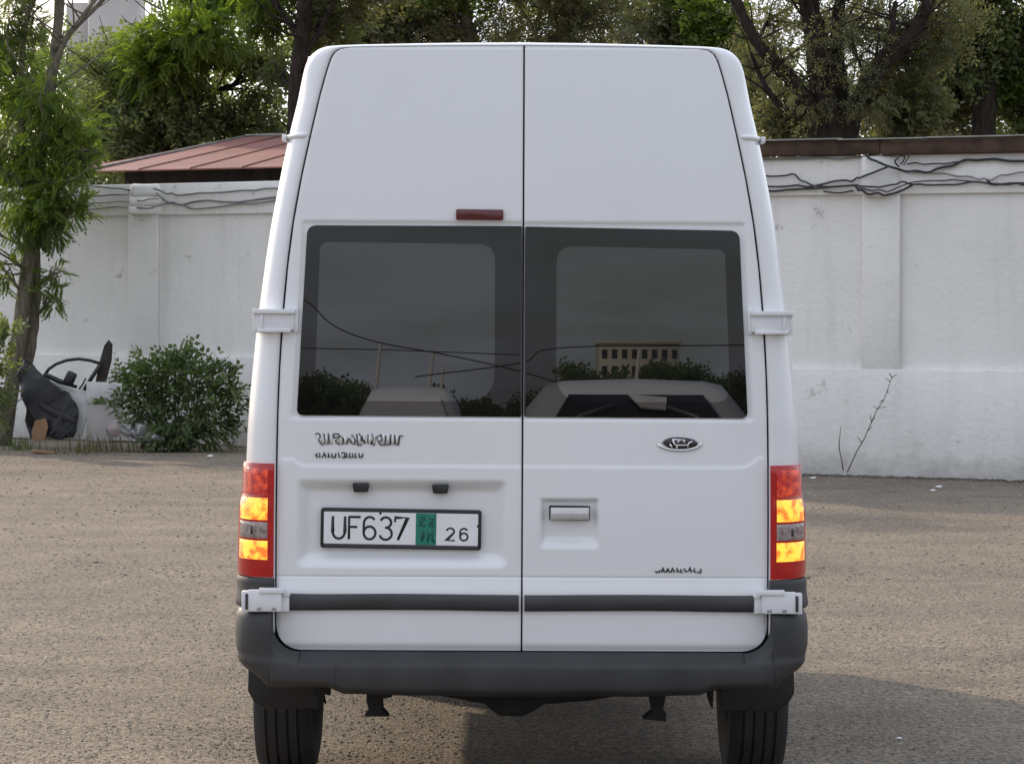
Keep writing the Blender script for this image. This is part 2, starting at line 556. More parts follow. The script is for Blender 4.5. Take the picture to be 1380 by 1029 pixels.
def lamp_mat(name, c_hi, c_lo, strength, scale=90, base=(0.5, 0.05, 0.01), lo=0.3, hi=0.6):
    """lit lens: facets in front of a glowing bulb"""
    m, nt, b = new_mat(name)
    N, L = nt.nodes, nt.links
    tc = N.new('ShaderNodeTexCoord')
    sep = N.new('ShaderNodeSeparateXYZ'); L.new(tc.outputs['Object'], sep.inputs[0])
    def wave(out, k):
        m1 = N.new('ShaderNodeMath'); m1.operation = 'MULTIPLY'; m1.inputs[1].default_value = k
        m2 = N.new('ShaderNodeMath'); m2.operation = 'SINE'
        L.new(out, m1.inputs[0]); L.new(m1.outputs[0], m2.inputs[0]); return m2.outputs[0]
    ml = N.new('ShaderNodeMath'); ml.operation = 'MULTIPLY'
    L.new(wave(sep.outputs['X'], 6.28 / 0.012), ml.inputs[0]); L.new(wave(sep.outputs['Z'], 6.28 / 0.012), ml.inputs[1])
    n = N.new('ShaderNodeTexNoise'); n.inputs['Scale'].default_value = scale; n.inputs['Detail'].default_value = 2; n.inputs['Roughness'].default_value = 0.5
    L.new(tc.outputs['Object'], n.inputs['Vector'])
    ad = N.new('ShaderNodeMath'); ad.operation = 'MULTIPLY_ADD'; ad.inputs[1].default_value = 0.07
    L.new(ml.outputs[0], ad.inputs[0]); L.new(n.outputs['Fac'], ad.inputs[2])
    r = N.new('ShaderNodeValToRGB')
    r.color_ramp.elements[0].position = lo; r.color_ramp.elements[1].position = hi
    r.color_ramp.elements[0].color = rgb(c_lo); r.color_ramp.elements[1].color = rgb(c_hi)
    L.new(ad.outputs[0], r.inputs['Fac'])
    bpn = N.new('ShaderNodeBump'); bpn.inputs['Strength'].default_value = 0.5; bpn.inputs['Distance'].default_value = 0.003
    L.new(ml.outputs[0], bpn.inputs['Height']); L.new(bpn.outputs['Normal'], b.inputs['Normal'])
    b.inputs['Base Color'].default_value = rgb(base)
    L.new(r.outputs['Color'], b.inputs['Emission Color'])
    setp(b, rough=0.12, emis=strength, coat=0.5)
    return m

M = {}
M['ground'] = ground_mat()
M['plaster'] = plaster_mat()
M['grit'] = leaf_mat('pale_grit', (0.13, 0.115, 0.095), (0.36, 0.32, 0.265), (1, 1, 1), 0.0, 0.9)
M['paint'] = paint_mat()
M['soil'] = leaf_mat('dark_soil', (0.06, 0.052, 0.042), (0.15, 0.13, 0.105), (1, 1, 1), 0.0, 0.9)
M['plastic'] = simple('grey_bumper_plastic', (0.031, 0.031, 0.032), 0.55, 0.32, 5, 0.12, 900)
M['mould'] = simple('dark_moulding_plastic', (0.036, 0.036, 0.039), 0.4, 0.15, 5, 0.08, 700)
M['black'] = simple('black_plastic', (0.012, 0.012, 0.013), 0.45, 0.2, 8, 0.1, 200)
M['gap'] = simple('dark_gap_shade', (0.012, 0.013, 0.016), 0.8, 0.1, 8)  # near black: the shade inside narrow gaps is in this colour
M['under'] = simple('dirty_underbody', (0.016, 0.015, 0.014), 0.85, 0.4, 7, 0.3, 40)
M['rubber'] = simple('tyre_rubber', (0.03, 0.028, 0.026), 0.82, 0.25, 9, 0.25, 150)
M['steel'] = simple('painted_steel_rim', (0.35, 0.35, 0.36), 0.4, 0.1, 10, metal=0.6)
M['tint'] = simple('tinted_glass', (0.003, 0.004, 0.0055), 0.005, 0.05, 2, ior=1.72)
M['frit'] = simple('black_window_border', (0.006, 0.0055, 0.0056), 0.005, 0.05, 2, ior=1.47)
M['glass'] = simple('dark_side_glass', (0.01, 0.011, 0.012), 0.02, 0.05, 2, ior=1.6)
M['hinge'] = simple('white_hinge_paint', (0.75, 0.755, 0.77), 0.4, 0.05, 20)
M['handle'] = simple('silver_handle', (0.62, 0.61, 0.595), 0.38, 0.06, 30)
M['chrome'] = simple('bright_chrome', (0.80, 0.80, 0.80), 0.16, 0.05, 30, metal=1.0)
M['badge_dark'] = simple('badge_enamel_and_shadow', (0.012, 0.012, 0.014), 0.2, 0.05, 30, coat=0.5)  # emblem enamel, and the painted shadow edges of the letters
M['badge_white'] = simple('pale_badge_face', (0.70, 0.70, 0.66), 0.35, 0.08, 60)
M['plate'] = simple('white_plate_sheet', (0.80, 0.80, 0.81), 0.35, 0.04, 12)
M['plate_green'] = simple('green_plate_band', (0.010, 0.190, 0.125), 0.4, 0.08, 30)
M['plate_green_dark'] = simple('dark_green_plate_print', (0.004, 0.075, 0.055), 0.45, 0.08, 30)
M['ink'] = simple('black_plate_ink', (0.012, 0.012, 0.013), 0.4, 0.05, 30)
M['red_lens'] = simple('red_tail_lens', (0.26, 0.006, 0.008), 0.10, 0.2, 30, coat=0.4)
_b = M['red_lens'].node_tree.nodes['Principled BSDF']     # the lamps are on: the red plastic glows a little
_b.inputs['Emission Color'].default_value = (0.9, 0.02, 0.01, 1); _b.inputs['Emission Strength'].default_value = 0.09
M['red_lens_dark'] = simple('dark_red_reflector', (0.10, 0.012, 0.016), 0.15, 0.15, 40, coat=0.3)
M['clear_lens'] = simple('clear_reverse_lens', (0.30, 0.24, 0.23), 0.12, 0.45, 70, coat=0.5)
M['lamp_amber'] = lamp_mat('lit_amber_lens', (1.0, 0.56, 0.045), (1.0, 0.13, 0.008), 1.25, 30, (0.5, 0.05, 0.01), 0.36, 0.56)
M['lamp_red'] = lamp_mat('glowing_red_lens', (0.95, 0.10, 0.015), (0.30, 0.004, 0.004), 0.55, 38, (0.20, 0.004, 0.004), 0.42, 0.72)
M['fascia'] = simple('brown_timber_fascia', (0.072, 0.042, 0.027), 0.8, 0.5, 5, 0.3, 30)
M['tin'] = simple('weathered_tin_edge', (0.30, 0.285, 0.265), 0.6, 0.3, 6)
M['roof'] = simple('faded_red_metal_roof', (0.245, 0.108, 0.088), 0.65, 0.2, 1.6, 0.1, 8)
M['cable'] = simple('black_cable', (0.030, 0.030, 0.032), 0.6, 0.2, 8)
M['cable_grey'] = simple('grey_cable', (0.20, 0.20, 0.195), 0.7, 0.25, 8)
M['timber'] = simple('dark_old_timber', (0.035, 0.028, 0.022), 0.85, 0.4, 9, 0.3, 30)
M['dark'] = simple('eave_shade_boards', (0.022, 0.019, 0.017), 0.9, 0.3, 5)  # shade under the shed eave is put into the board colour
M['junk_black'] = simple('black_bumper_scrap', (0.015, 0.015, 0.017), 0.42, 0.25, 6, 0.15, 60)
M['junk_white'] = simple('dirty_white_panel', (0.62, 0.62, 0.61), 0.45, 0.16, 5)
M['cardboard'] = simple('brown_cardboard', (0.24, 0.14, 0.075), 0.9, 0.2, 8)
M['litter'] = simple('white_litter', (0.75, 0.75, 0.74), 0.7, 0.05, 30)
M['concrete'] = simple('pale_concrete_tower', (0.52, 0.49, 0.46), 0.8, 0.10, 0.4)
M['cream'] = simple('cream_building_wall', (0.42, 0.40, 0.33), 0.8, 0.1, 0.5)
M['bark_pale'] = bark_mat('pale_bark', (0.17, 0.15, 0.112))
M['bark_dark'] = bark_mat('dark_bark', (0.036, 0.029, 0.024))
M['bark_grey'] = bark_mat('grey_bark', (0.15, 0.14, 0.125))
M['twig'] = bark_mat('dry_twig', (0.12, 0.10, 0.08))
M['leaf_bright'] = leaf_mat('bright_feather_leaf', (0.070, 0.110, 0.030), (0.150, 0.210, 0.050), (1.6, 1.6, 0.6), 0.55)
M['leaf_dark'] = leaf_mat('dark_leaf', (0.095, 0.118, 0.060), (0.165, 0.195, 0.090), (1.5, 1.6, 0.8), 0.5)
M['leaf_lime'] = leaf_mat('sunlit_lime_leaf', (0.090, 0.132, 0.030), (0.165, 0.225, 0.048), (1.5, 1.6, 0.6), 0.55)  # lime tone puts sunlit foliage into the leaf colour
M['leaf_olive'] = leaf_mat('olive_leaf', (0.100, 0.106, 0.058), (0.175, 0.178, 0.095), (1.4, 1.4, 0.8), 0.48)
M['leaf_shrub'] = leaf_mat('shrub_leaf', (0.070, 0.105, 0.045), (0.150, 0.200, 0.085), (1.3, 1.4, 0.6), 0.45)
M['leaf_dry'] = leaf_mat('dry_weed', (0.10, 0.10, 0.045), (0.19, 0.175, 0.085), (1.1, 1.1, 0.7), 0.35)

# ------------------------------------------------------------------ ground
gv = [(-400, -600, 0), (400, -600, 0), (400, 400, 0), (-400, 400, 0)]
tag(obj('ground', mesh('ground', gv, [(0, 1, 2, 3)]), M['ground']), kind='structure')

# loose grit lying on the yard, too many to count
def grit(name, label, n, y_lo, y_hi, r_lo, r_hi, seed, power=1.0):
    g = np.random.default_rng(seed)
    bm = bmesh.new(); bmesh.ops.create_icosphere(bm, subdivisions=1, radius=1.0)
    bv = np.array([v.co[:] for v in bm.verts]); bf = np.array([[v.index for v in f.verts] for f in bm.faces]); bm.free()
    yv = y_lo + (y_hi - y_lo) * g.random(n) ** power
    dep = yv + CAMD
    xv = (g.random(n) * 2 - 1) * (720 / FPX) * dep + CAMX
    r = r_lo + (r_hi - r_lo) * g.random(n) ** 2.5
    V = bv[None] * (1 + g.normal(0, 0.16, (n, len(bv), 1))) * np.stack([r * g.uniform(0.8, 1.4, n), r * g.uniform(0.8, 1.4, n), r * g.uniform(0.45, 0.8, n)], -1)[:, None, :]
    a = g.uniform(0, 6.28, n); ca, sa = np.cos(a)[:, None], np.sin(a)[:, None]
    X = V[..., 0] * ca - V[..., 1] * sa + xv[:, None]; Y = V[..., 0] * sa + V[..., 1] * ca + yv[:, None]
    Z = V[..., 2] + (r * 0.10)[:, None]
    F = (bf[None] + (np.arange(n) * len(bv))[:, None, None]).reshape(-1, 3)
    o = obj(name, fast_mesh(name, np.stack([X, Y, Z], -1).reshape(-1, 3), F), M['grit'])
    return tag(o, label, 'gravel', kind='stuff')
grit('gravel', 'loose grit scattered over the near yard around the van', 22000, 0.6, 9.0, 0.003, 0.0085, 3, 1.25)
grit('gravel', 'sparse loose stones over the far yard', 5000, 8.0, 25.0, 0.006, 0.016, 4)

# ------------------------------------------------------------------ boundary wall (three straight runs)
def wall_run(p0, p1, n_bays, name, label, pilasters, height=3.45, plinth=1.16, band=3.03):
    """p0, p1: (x, depth) along the foot of the wall; pilasters: (u0, u1) in metres from p0"""
    a = Vector((p0[0], p0[1] - CAMD, 0)); b = Vector((p1[0], p1[1] - CAMD, 0))
    t = (b - a); Ln = t.length; t.normalize()
    n = Vector((t.y, -t.x, 0))          # towards the camera
    if n.y > 0: n = -n
    root = thing(name, label, 'wall', a)
    rot = Matrix((t, -n, Vector((0, 0, 1)))).transposed()
    def seg(nm, u0, u1, v0, v1, z0, z1, mt, r=0.012):
        c = a + t * ((u0 + u1) / 2) + n * ((v0 + v1) / 2) + Vector((0, 0, (z0 + z1) / 2))
        return bevel_box(nm, c, (u1 - u0, v1 - v0, z1 - z0), mt, root, r, 2, rot)
    seg('infill_panel', 0, Ln, -0.28, -0.07, 0, height - 0.02, M['plaster'], 0)
    seg('plinth', 0, Ln, -0.069, 0.0, -0.05, plinth, M['plaster'])
    seg('top_band', 0, Ln, -0.069, -0.012, band, height, M['plaster'])
    for u0, u1 in pilasters:
        seg('pilaster', u0, u1, -0.069, -0.003, plinth - 0.02, band + 0.01, M['plaster'], 0.012)
    return root, a, t, n, seg

def along(p0, p1, p):     # distance along the run where photo column p meets it
    d = np.array([p1[0] - p0[0], p1[1] - p0[1]]); L_ = np.hypot(*d); d = d / L_
    k = (p - CX) / FPX      # x - camx = k*depth
    # p0x + s dx - camx = k (p0d + s dd)
    s = (k * p0[1] + CAMX - p0[0]) / (d[0] - k * d[1])
    return s

LP0, LP1 = (-13.5, 39.3), (-2.75, 33.72)
RP0, RP1 = (-1.75, 30.23), (14.0, 24.0)  # right wall is lengthened unseen behind the van to block the sun
u1, u2 = along(LP0, LP1, 172), along(LP0, LP1, 211)
lw, la, lt, ln_, lseg = wall_run(LP0, LP1, 3, 'boundary_wall', 'white plastered yard wall left of the van, behind the shrub', [(u1, u2), (u1 - 4.2, u2 - 4.2)])
u3, u4 = along(RP0, RP1, 1161), along(RP0, RP1, 1212)
rw, ra, rt, rn, rseg = wall_run(RP0, RP1, 3, 'boundary_wall', 'white plastered yard wall right of the van under a brown timber edge', [(u3, u4), (u3 + 4.0, u4 + 4.0)])
mw, ma_, mt_, mn, mseg = wall_run((LP1[0] - 0.05, LP1[1] + 0.24), (RP0[0] + 0.02, RP0[1] + 0.3), 2, 'boundary_wall', 'white plastered wall run hidden behind the van', [])
def wall_soil(a, t, n, Ln, label, seed):
    g = np.random.default_rng(seed)
    N_ = 2600
    bm = bmesh.new(); bmesh.ops.create_icosphere(bm, subdivisions=1, radius=1.0)
    bv = np.array([v.co[:] for v in bm.verts]); bf = np.array([[v.index for v in f.verts] for f in bm.faces]); bm.free()
    u = g.random(N_) * Ln; v = np.abs(g.normal(0, 0.10, N_)) * (1 + 0.8 * np.sin(u * 3.1) * np.sin(u * 1.3)) + 0.015
    r = g.uniform(0.006, 0.03, N_) * (1 - 0.5 * np.clip(v / 0.3, 0, 1))
    P_ = np.array(a)[None] + np.outer(u, np.array(t)) + np.outer(v, np.array(n))
    V = bv[None] * (1 + g.normal(0, 0.2, (N_, len(bv), 1))) * np.stack([r * 1.5, r * 1.3, r * 0.7], -1)[:, None] + P_[:, None] + np.array([0, 0, 0.002])
    F = (bf[None] + (np.arange(N_) * len(bv))[:, None, None]).reshape(-1, 3)
    tag(obj('soil', fast_mesh('soil', V.reshape(-1, 3), F), M['soil']), label, 'soil', kind='stuff')
wall_soil(la, lt, ln_, 11.0, 'crumbled soil along the foot of the left wall', 61)
wall_soil(ra + rt * 4.2, rt, rn, 11.0, 'crumbled soil along the foot of the right wall', 62)
# lumps of plaster heaped on top of the left pilaster
def lump(name, c, s, seed, mat, parent):
    bm = bmesh.new()
    bmesh.ops.create_cube(bm, size=1.0, matrix=Matrix.Diagonal((s[0], s[1], s[2], 1)))
    bmesh.ops.bevel(bm, geom=list(bm.edges), offset=min(s) * 0.28, segments=2, profile=0.5, affect='EDGES')
    bmesh.ops.subdivide_edges(bm, edges=[e for e in bm.edges if e.calc_length() > min(s) * 0.3], cuts=2)
    r_ = random.Random(seed)
    for v in bm.verts:
        v.co += Vector((r_.uniform(-1, 1), r_.uniform(-1, 1), r_.uniform(-1, 1))) * min(s) * 0.05
    bm.transform(Matrix.Translation(c))
    o = obj(name, from_bm(name, bm), mat, parent)
    autosmooth(o, 60)
    return o
uc = (u1 + u2) / 2
for k, (zz, hh, ww) in enumerate(((3.36, 0.17, 0.40), (3.21, 0.13, 0.43), (3.09, 0.11, 0.46))):
    cpos = la + lt * (uc + 0.06) + ln_ * 0.0 + Vector((0, 0, zz))
    lump('pilaster_cap', cpos, (ww, 0.24, hh), k, M['plaster'], lw)
uc2 = (u3 + u4) / 2
lump('pilaster_cap', ra + rt * uc2 + rn * 0.0 + Vector((0, 0, 3.22)), (0.42, 0.16, 0.44), 9, M['plaster'], rw)

# timber fascia and tin roof edge over the right wall
def run_box(root, a, t, n, nm, u0, u1, v0, v1, z0, z1, mt, r=0.004, dz=0.0):
    rot = Matrix((t, -n, Vector((0, 0, 1)))).transposed()
    c = a + t * ((u0 + u1) / 2) + n * ((v0 + v1) / 2) + Vector((0, 0, (z0 + z1) / 2 + dz))
    return bevel_box(nm, c, (u1 - u0, v1 - v0, z1 - z0), mt, root, r, 1, rot)
shr = thing('shed_roof_edge', 'brown timber fascia under a thin tin sheet along the right wall top', 'roof edge', tuple(ra + Vector((0, 0, 3.45))))
RL = (Vector((RP1[0] - RP0[0], RP1[1] - RP0[1]))).length
uu = 0.0
for k in range(6):
    u_end = min(RL, uu + 3.05)
    run_box(shr, ra, rt, rn, 'fascia_board', uu, u_end - 0.006, -0.05, 0.10, 3.455, 3.60, M['fascia'], 0.006, dz=0.006 * math.sin(k * 2.1))
    uu = u_end
for k in range(18):
    w_ = RL / 18
    o = run_box(shr, ra, rt, rn, 'tin_sheet', k * w_ + 0.004, (k + 1) * w_ + 0.03, -2.4, 0.16, 3.612, 3.626, M['tin'], 0, dz=0.004 * (k % 2) + 0.004 * math.sin(k * 1.7))
# shed behind the left wall with a hipped red metal roof
sd = thing('shed', 'low shed with a faded red metal hip roof behind the left wall', 'shed', tuple(W(300, 250, 37) * 1.0))
eL, eR = W(118, 233, 36.2), W(620, 219, 34.2)
rL, rR = W(330, 186, 40.5), W(700, 174, 39.0)
bL = W(128, 222, 45.5)
def quad_thick(name, pts, th, mt, parent):
    pts = [Vector(p) for p in pts]
    nn = (pts[1] - pts[0]).cross(pts[-1] - pts[0]).normalized()
    if nn.z < 0: nn = -nn
    k = len(pts)
    V = pts + [p - nn * th for p in pts]
    F = [tuple(range(k)), tuple(range(2 * k - 1, k - 1, -1))] + [(i, (i + 1) % k, k + (i + 1) % k, k + i) for i in range(k)]
    me = fix_normals(mesh(name, V, F))
    return obj(name, me, mt, parent)
rf = None
n_sheet = 7
for k in range(n_sheet):
    f0, f1 = k / n_sheet, (k + 1) / n_sheet - 0.003
    p = [eL.lerp(eR, f0), eL.lerp(eR, f1), rL.lerp(rR, f1), rL.lerp(rR, f0)]
    quad_thick('roof_sheet', p, 0.02, M['roof'], sd)
    rib0, rib1 = eL.lerp(eR, f0) + Vector((0, 0, 0.012)), rL.lerp(rR, f0) + Vector((0, 0, 0.012))
    tubes('roof_rib', [([rib0, rib1], 0.008)], M['roof'], sd, 6)
quad_thick('hip_sheet', [eL + Vector((-0.02, 0, 0)), rL + Vector((-0.02, 0, 0)), bL], 0.02, M['roof'], sd)
quad_thick('back_sheet', [rL + Vector((0, 0.02, 0)), rR + Vector((0, 0.02, 0)), rR + Vector((1.5, 5, -0.7)), bL + Vector((0, 0.02, 0))], 0.02, M['roof'], sd)
tubes('ridge_cap', [([rL + Vector((0, 0, 0.02)), rR + Vector((0, 0, 0.012))], 0.022)], M['tin'], sd, 6)
tubes('hip_cap', [([eL + Vector((0, 0, 0.02)), rL + Vector((0, 0, 0.012))], 0.018)], M['tin'], sd, 6)
# boards under the eave, near black to paint the shade of the gap
e_dir = (eR - eL); e_len = e_dir.length; e_dir.normalize()
e_n = Vector((e_dir.y, -e_dir.x, 0)); e_n = -e_n if e_n.y > 0 else e_n
e_n.normalize()
erot = Matrix((Vector((e_dir.x, e_dir.y, 0)).normalized(), -e_n, Vector((0, 0, 1)))).transposed()
for k in range(16):
    c = eL + e_dir * (0.25 + (k + 0.5) * (e_len - 0.3) / 16) - e_n * 0.6
    c = Vector((c.x, c.y, 3.26 + 0.02 * math.sin(k * 2.3)))
    bevel_box('wall_board', c, ((e_len - 0.3) / 16 + 0.02, 0.03 + 0.012 * (k % 2), 0.95), M['dark'], sd, 0.004, 1, erot)
for k in range(6):
    c = eL + e_dir * (0.5 + k * 1.05) - e_n * 0.25
    bevel_box('rafter_post', Vector((c.x, c.y, 3.42)), (0.08, 0.08, 0.26), M['timber'], sd, 0.005, 1, erot)

# ------------------------------------------------------------------ the van
VAN_L = 4.6
van = thing('van', 'tall white cargo van seen from behind with two rear doors and lit tail lights', 'van', (0, 0, 0))

G_pts = [(900, 333.5), (780, 333.5), (700, 333.5), (625, 333), (560, 332), (500, 330), (430, 326), (360, 320), (300, 312.5), (240, 302), (183, 290),
         (130, 278), (100, 270), (85, 265.5), (77, 262.5), (70, 258), (65.5, 251), (63.5, 240), (62.2, 200), (60.5, 100), (59.8, 0)]
S_pts = [(900, 380), (780, 381), (700, 380), (625, 378), (560, 375), (500, 370), (430, 363), (360, 354), (300, 345), (240, 334), (183, 322.5),
         (130, 310), (100, 302.5), (86, 298.5), (76, 294), (67.5, 286.5), (61.5, 276), (58.5, 258), (56.5, 205), (54, 100), (53, 0)]
NS = 160
Gc, Sc = catmull(G_pts, NS), catmull(S_pts, NS)

def lean(z):
    z = np.asarray(z, float)
    return 0.0195 * np.clip(z - 1.26, 0, None) + 0.05 * np.clip(z - 1.98, 0, None) ** 2 + 0.004 * np.clip((1.0 - z), 0, 1) ** 2

def gw(y):   # door-gap half width (photo px) at photo row y
    return np.interp(y, [p[0] for p in G_pts[:18]][::-1], [p[1] for p in G_pts[:18]][::-1])
def sw(y):
    return np.interp(y, [p[0] for p in S_pts[:18]][::-1], [p[1] for p in S_pts[:18]][::-1])

def corner_pt(sgn, y, th, off=0.0, dep=0.16):
    """a point on the rear corner at photo row y; th 0 = door gap, 90 deg = flank"""
    z = pz(y)
    g, s = float(np.interp(y, Gc[::-1, 0], Gc[::-1, 1])) / 391, float(np.interp(y, Sc[::-1, 0], Sc[::-1, 1])) / 391
    x = g + (s - g) * math.sin(th); yy = float(lean(z)) + dep * (1 - math.cos(th))
    nx, ny = math.sin(th) * dep, -math.cos(th) * (s - g)
    q = math.hypot(nx, ny) or 1
    # ellipse normal
    nx, ny = (math.sin(th) / (s - g)), -math.cos(th) / dep
    q = math.hypot(nx, ny)
    return Vector((sgn * (x + nx / q * off), yy + ny / q * off, z))

# body shell: rear corner roll, flanks, roof, cab and bonnet
def arch(yv):
    best = -1.0
    for yc in (0.86, 3.72):
        d = abs(yv - yc)
        if d < 0.44: best = max(best, 0.254 + math.sqrt(0.44 ** 2 - d * d))
    return best
ths = np.linspace(0, math.pi / 2, 12)
half_rows = []
def section(half, yv):
    return [(x, yv if np.isscalar(yv) else yv[i], z) for i, (x, z) in enumerate(half)]
rows = []
Gx, Gz = Gc[:, 1] / 391, pz(Gc[:, 0]); Sx, Sz = Sc[:, 1] / 391, pz(Sc[:, 0])
top_w = sstep(2.35, 2.50, Gz)
dep_i = 0.16 * (1 - top_w) + 0.09 * top_w
ly = lean(Gz)
rows.append(np.stack([Gx, ly + 0.045, Gz], -1))
for th in ths:
    x = Gx + (Sx - Gx) * math.sin(th); z = Gz + (Sz - Gz) * math.sin(th)
    yv = ly + dep_i * (1 - math.cos(th)) + (0.004 if th == 0 else 0)
    rows.append(np.stack([x, yv, z], -1))
ylist = [0.30, 0.36, 0.42, 0.46, 0.52, 0.60, 0.70, 0.80, 0.92, 1.02, 1.12, 1.20, 1.26, 1.30, 1.36, 1.6, 2.1, 2.6, 3.0, 3.2]
for yv in ylist:
    rows.append(np.stack([Sx, np.full(NS, yv), Sz + 0.0], -1))
for yv, ztop, ws in [(3.28, 2.5, 1.0), (3.32, 2.42, 1.0), (3.40, 2.30, 1.0), (3.50, 2.15, 1.0), (3.62, 1.97, 1.0), (3.72, 1.82, 1.0), (3.84, 1.64, 0.995), (3.98, 1.43, 0.99),
                     (4.06, 1.28, 0.985), (4.16, 1.22, 0.98), (4.30, 1.16, 0.97), (4.44, 1.08, 0.94), (4.54, 0.95, 0.88), (4.60, 0.70, 0.80)]:
    z = 0.41 + (Sz - 0.41) * (ztop - 0.41) / (Sz.max() - 0.41)
    x = Sx * ws
    lim = np.interp(z, pz(np.array([p[0] for p in S_pts]))[:18], np.array([p[1] for p in S_pts])[:18] / 391)
    x = np.where(Sz < 2.48, np.maximum(np.minimum(lim, x * 1.18), x) * ws, x)
    rows.append(np.stack([x, np.full(NS, yv), z], -1))
rows.append(np.stack([rows[-1][:, 0] * 0.02, np.full(NS, 4.60), 0.41 + (rows[-1][:, 2] - 0.41) * 0.9], -1))
P = np.array(rows)
for i in range(P.shape[0]):
    yv = P[i, 40, 1]
    a_ = arch(yv)
    if a_ > 0:
        P[i, :, 2] = np.maximum(P[i, :, 2], np.minimum(a_, P[i, :, 2].max()))
    P[i, :, 2] = np.maximum(P[i, :, 2], 0.47 if i < 14 else 0.44)
PR = P.copy()
PL = P.copy(); PL[..., 0] *= -1
full = np.concatenate([PR, PL[:, ::-1][:, 1:]], 1)
body = obj('body', fix_normals(grid_mesh('body', full)), M['paint'], van)

# dark sheet behind the door gaps, painting in their shade
bm = bmesh.new()
ring = [(x, z) for x, z in zip(Gx * 1.004, Gz)] + [(-x, z) for x, z in zip(Gx[::-1] * 1.004, Gz[::-1])][1:]
vs = [bm.verts.new((x, float(lean(z)) + 0.040, z)) for x, z in ring]
bm.faces.new(vs)
obj('gap_backing', from_bm('gap_backing', bm), M['gap'], van)

# rear doors: a dense sheet with every pressed shape as real relief
WIN = {-1: [(413.5, 304.5), (703.2, 304.5), (703.2, 561.5), (400.5, 560.5)], 1: [(708.0, 305.0), (996.5, 309.5), (1008.5, 562.0), (708.0, 561.5)]}
def rr_ramp(X, Y, x0, x1, y0, y1, l, r, t, b, p=3.0):
    """0 outside, 1 on the floor of a recess with sloping sides (photo px)"""
    hx = np.minimum(np.clip((X - x0) / l, 0, 1), np.clip((x1 - X) / r, 0, 1))
    hy = np.minimum(np.clip((Y - y0) / t, 0, 1), np.clip((y1 - Y) / b, 0, 1))
    q = 1 - ((1 - hx) ** p + (1 - hy) ** p) ** (1 / p)
    q = np.clip(q, 0, 1)
    return q * q * (3 - 2 * q)

def door_depth(sgn, X, Y):
    """X, Y in photo px arrays -> depth into the van (m)"""
    Z = pz(Y)
    D = lean(Z)
    ax = np.abs(X - 705)
    # pressed crease under the badges
    if sgn < 0: yc = 628.5 - np.clip((412 - X) / 16, 0, 1) ** 2 * 9
    else: yc = 628.5 - np.clip((X - 998) / 24, 0, 1) ** 2 * 13
    amp = sstep(330, 318, ax)
    D = D - 0.0036 * sstep(-1.8, 1.8, Y - yc) * amp * sstep(778, 700, Y)
    # window rebate
    if sgn < 0:
        wl_ = np.interp(Y, [304, 560], [412, 399]); wr_ = 1200
        D = D + 0.0065 * rr_ramp(X, Y, wl_ - 7, wr_, 297, 566, 5, 5, 5, 4, 2.2)
    else:
        wr_ = np.interp(Y, [308, 562], [998, 1010]); wl_ = 200
        D = D + 0.0065 * rr_ramp(X, Y, wl_, wr_ + 7, 297.5, 566.5, 5, 5, 5, 4, 2.2)
    if sgn < 0:
        D = D + 0.033 * rr_ramp(X, Y, 399, 687, 645, 767, 20, 20, 20, 22, 4.0)
    else:
        D = D + 0.026 * rr_ramp(X, Y, 729, 809, 670, 740, 7, 8, 7, 18, 6.0)
    # waist shelf, moulding seat and lower skin
    D = D - 0.010 * sstep(777, 800, Y) + 0.003 * np.exp(-((Y - 777.5) / 1.2) ** 2)
    D = D + 0.007 * sstep(818, 828, Y) + 0.010 * sstep(862, 877, Y) ** 2
    # rolled edges
    e_out = gw(Y) - 3.0 - ax
    e_in = ax - 1.1
    for e, k_ in ((e_out, 4.0), (e_in, 2.2), (Y - 62.0, 4.0)):
        D = D + 0.005 * np.clip(1 - e / k_, 0, 1) ** 2
    D = D + 0.010 * np.clip((ax - 250) / 90, 0, 1) ** 2
    return D

def make_door(sgn):
    ys = np.concatenate([np.linspace(63.6, 70, 14), np.linspace(71, 640, 290), np.linspace(641.5, 842, 150), np.linspace(843.5, 870, 20),
                         876.5 - np.linspace(6, 0, 16)])
    cols = np.concatenate([np.linspace(0, 0.02, 4), np.linspace(0.03, 0.97, 150), np.linspace(0.98, 1.0, 4)])
    n, m_ = len(ys), len(cols)
    P = np.zeros((n, m_, 3))
    for i, y in enumerate(ys):
        xo = float(gw(min(max(y, 63.5), 900))) - 2.6
        if y > 843.5:
            xo = min(xo, 297.5 + math.sqrt(max(0, 33.0 ** 2 - (y - 843.5) ** 2)))
        x = 1.1 + (xo - 1.1) * cols
        yy = np.full(m_, y) - 3.4 * (1 - np.clip(x / 240, 0, 1) ** 2) * float(sstep(120, 63, np.array(y)))
        X = 705 + sgn * x
        P[i, :, 0] = px(X); P[i, :, 2] = pz(yy); P[i, :, 1] = door_depth(sgn, X, yy)
    # fold the rim back into the gap
    rim = np.concatenate([P[0, :], P[1:, -1], P[-1, ::-1][1:], P[::-1, 0][1:-1]])
    me = grid_mesh('rear_door', P, True, flip=(sgn < 0))
    bm = bmesh.new(); bm.from_mesh(me)
    be = [e for e in bm.edges if e.is_boundary]
    ex = bmesh.ops.extrude_edge_only(bm, edges=be)
    for v in [g for g in ex['geom'] if isinstance(g, bmesh.types.BMVert)]:
        v.co.y += 0.030
    bmesh.ops.recalc_face_normals(bm, faces=bm.faces)
    # normals must look back at the camera
    f0 = max(bm.faces, key=lambda f: f.calc_area())
    if f0.normal.y > 0:
        bmesh.ops.reverse_faces(bm, faces=bm.faces)
    bm.to_mesh(me); bm.free()
    o = obj('rear_door', me, M['paint'], van)
    autosmooth(o, 50)
    return o
door_l, door_r = make_door(-1), make_door(1)
tag(door_l, 'left rear door carrying the number plate')
tag(door_r, 'right rear door with the handle')

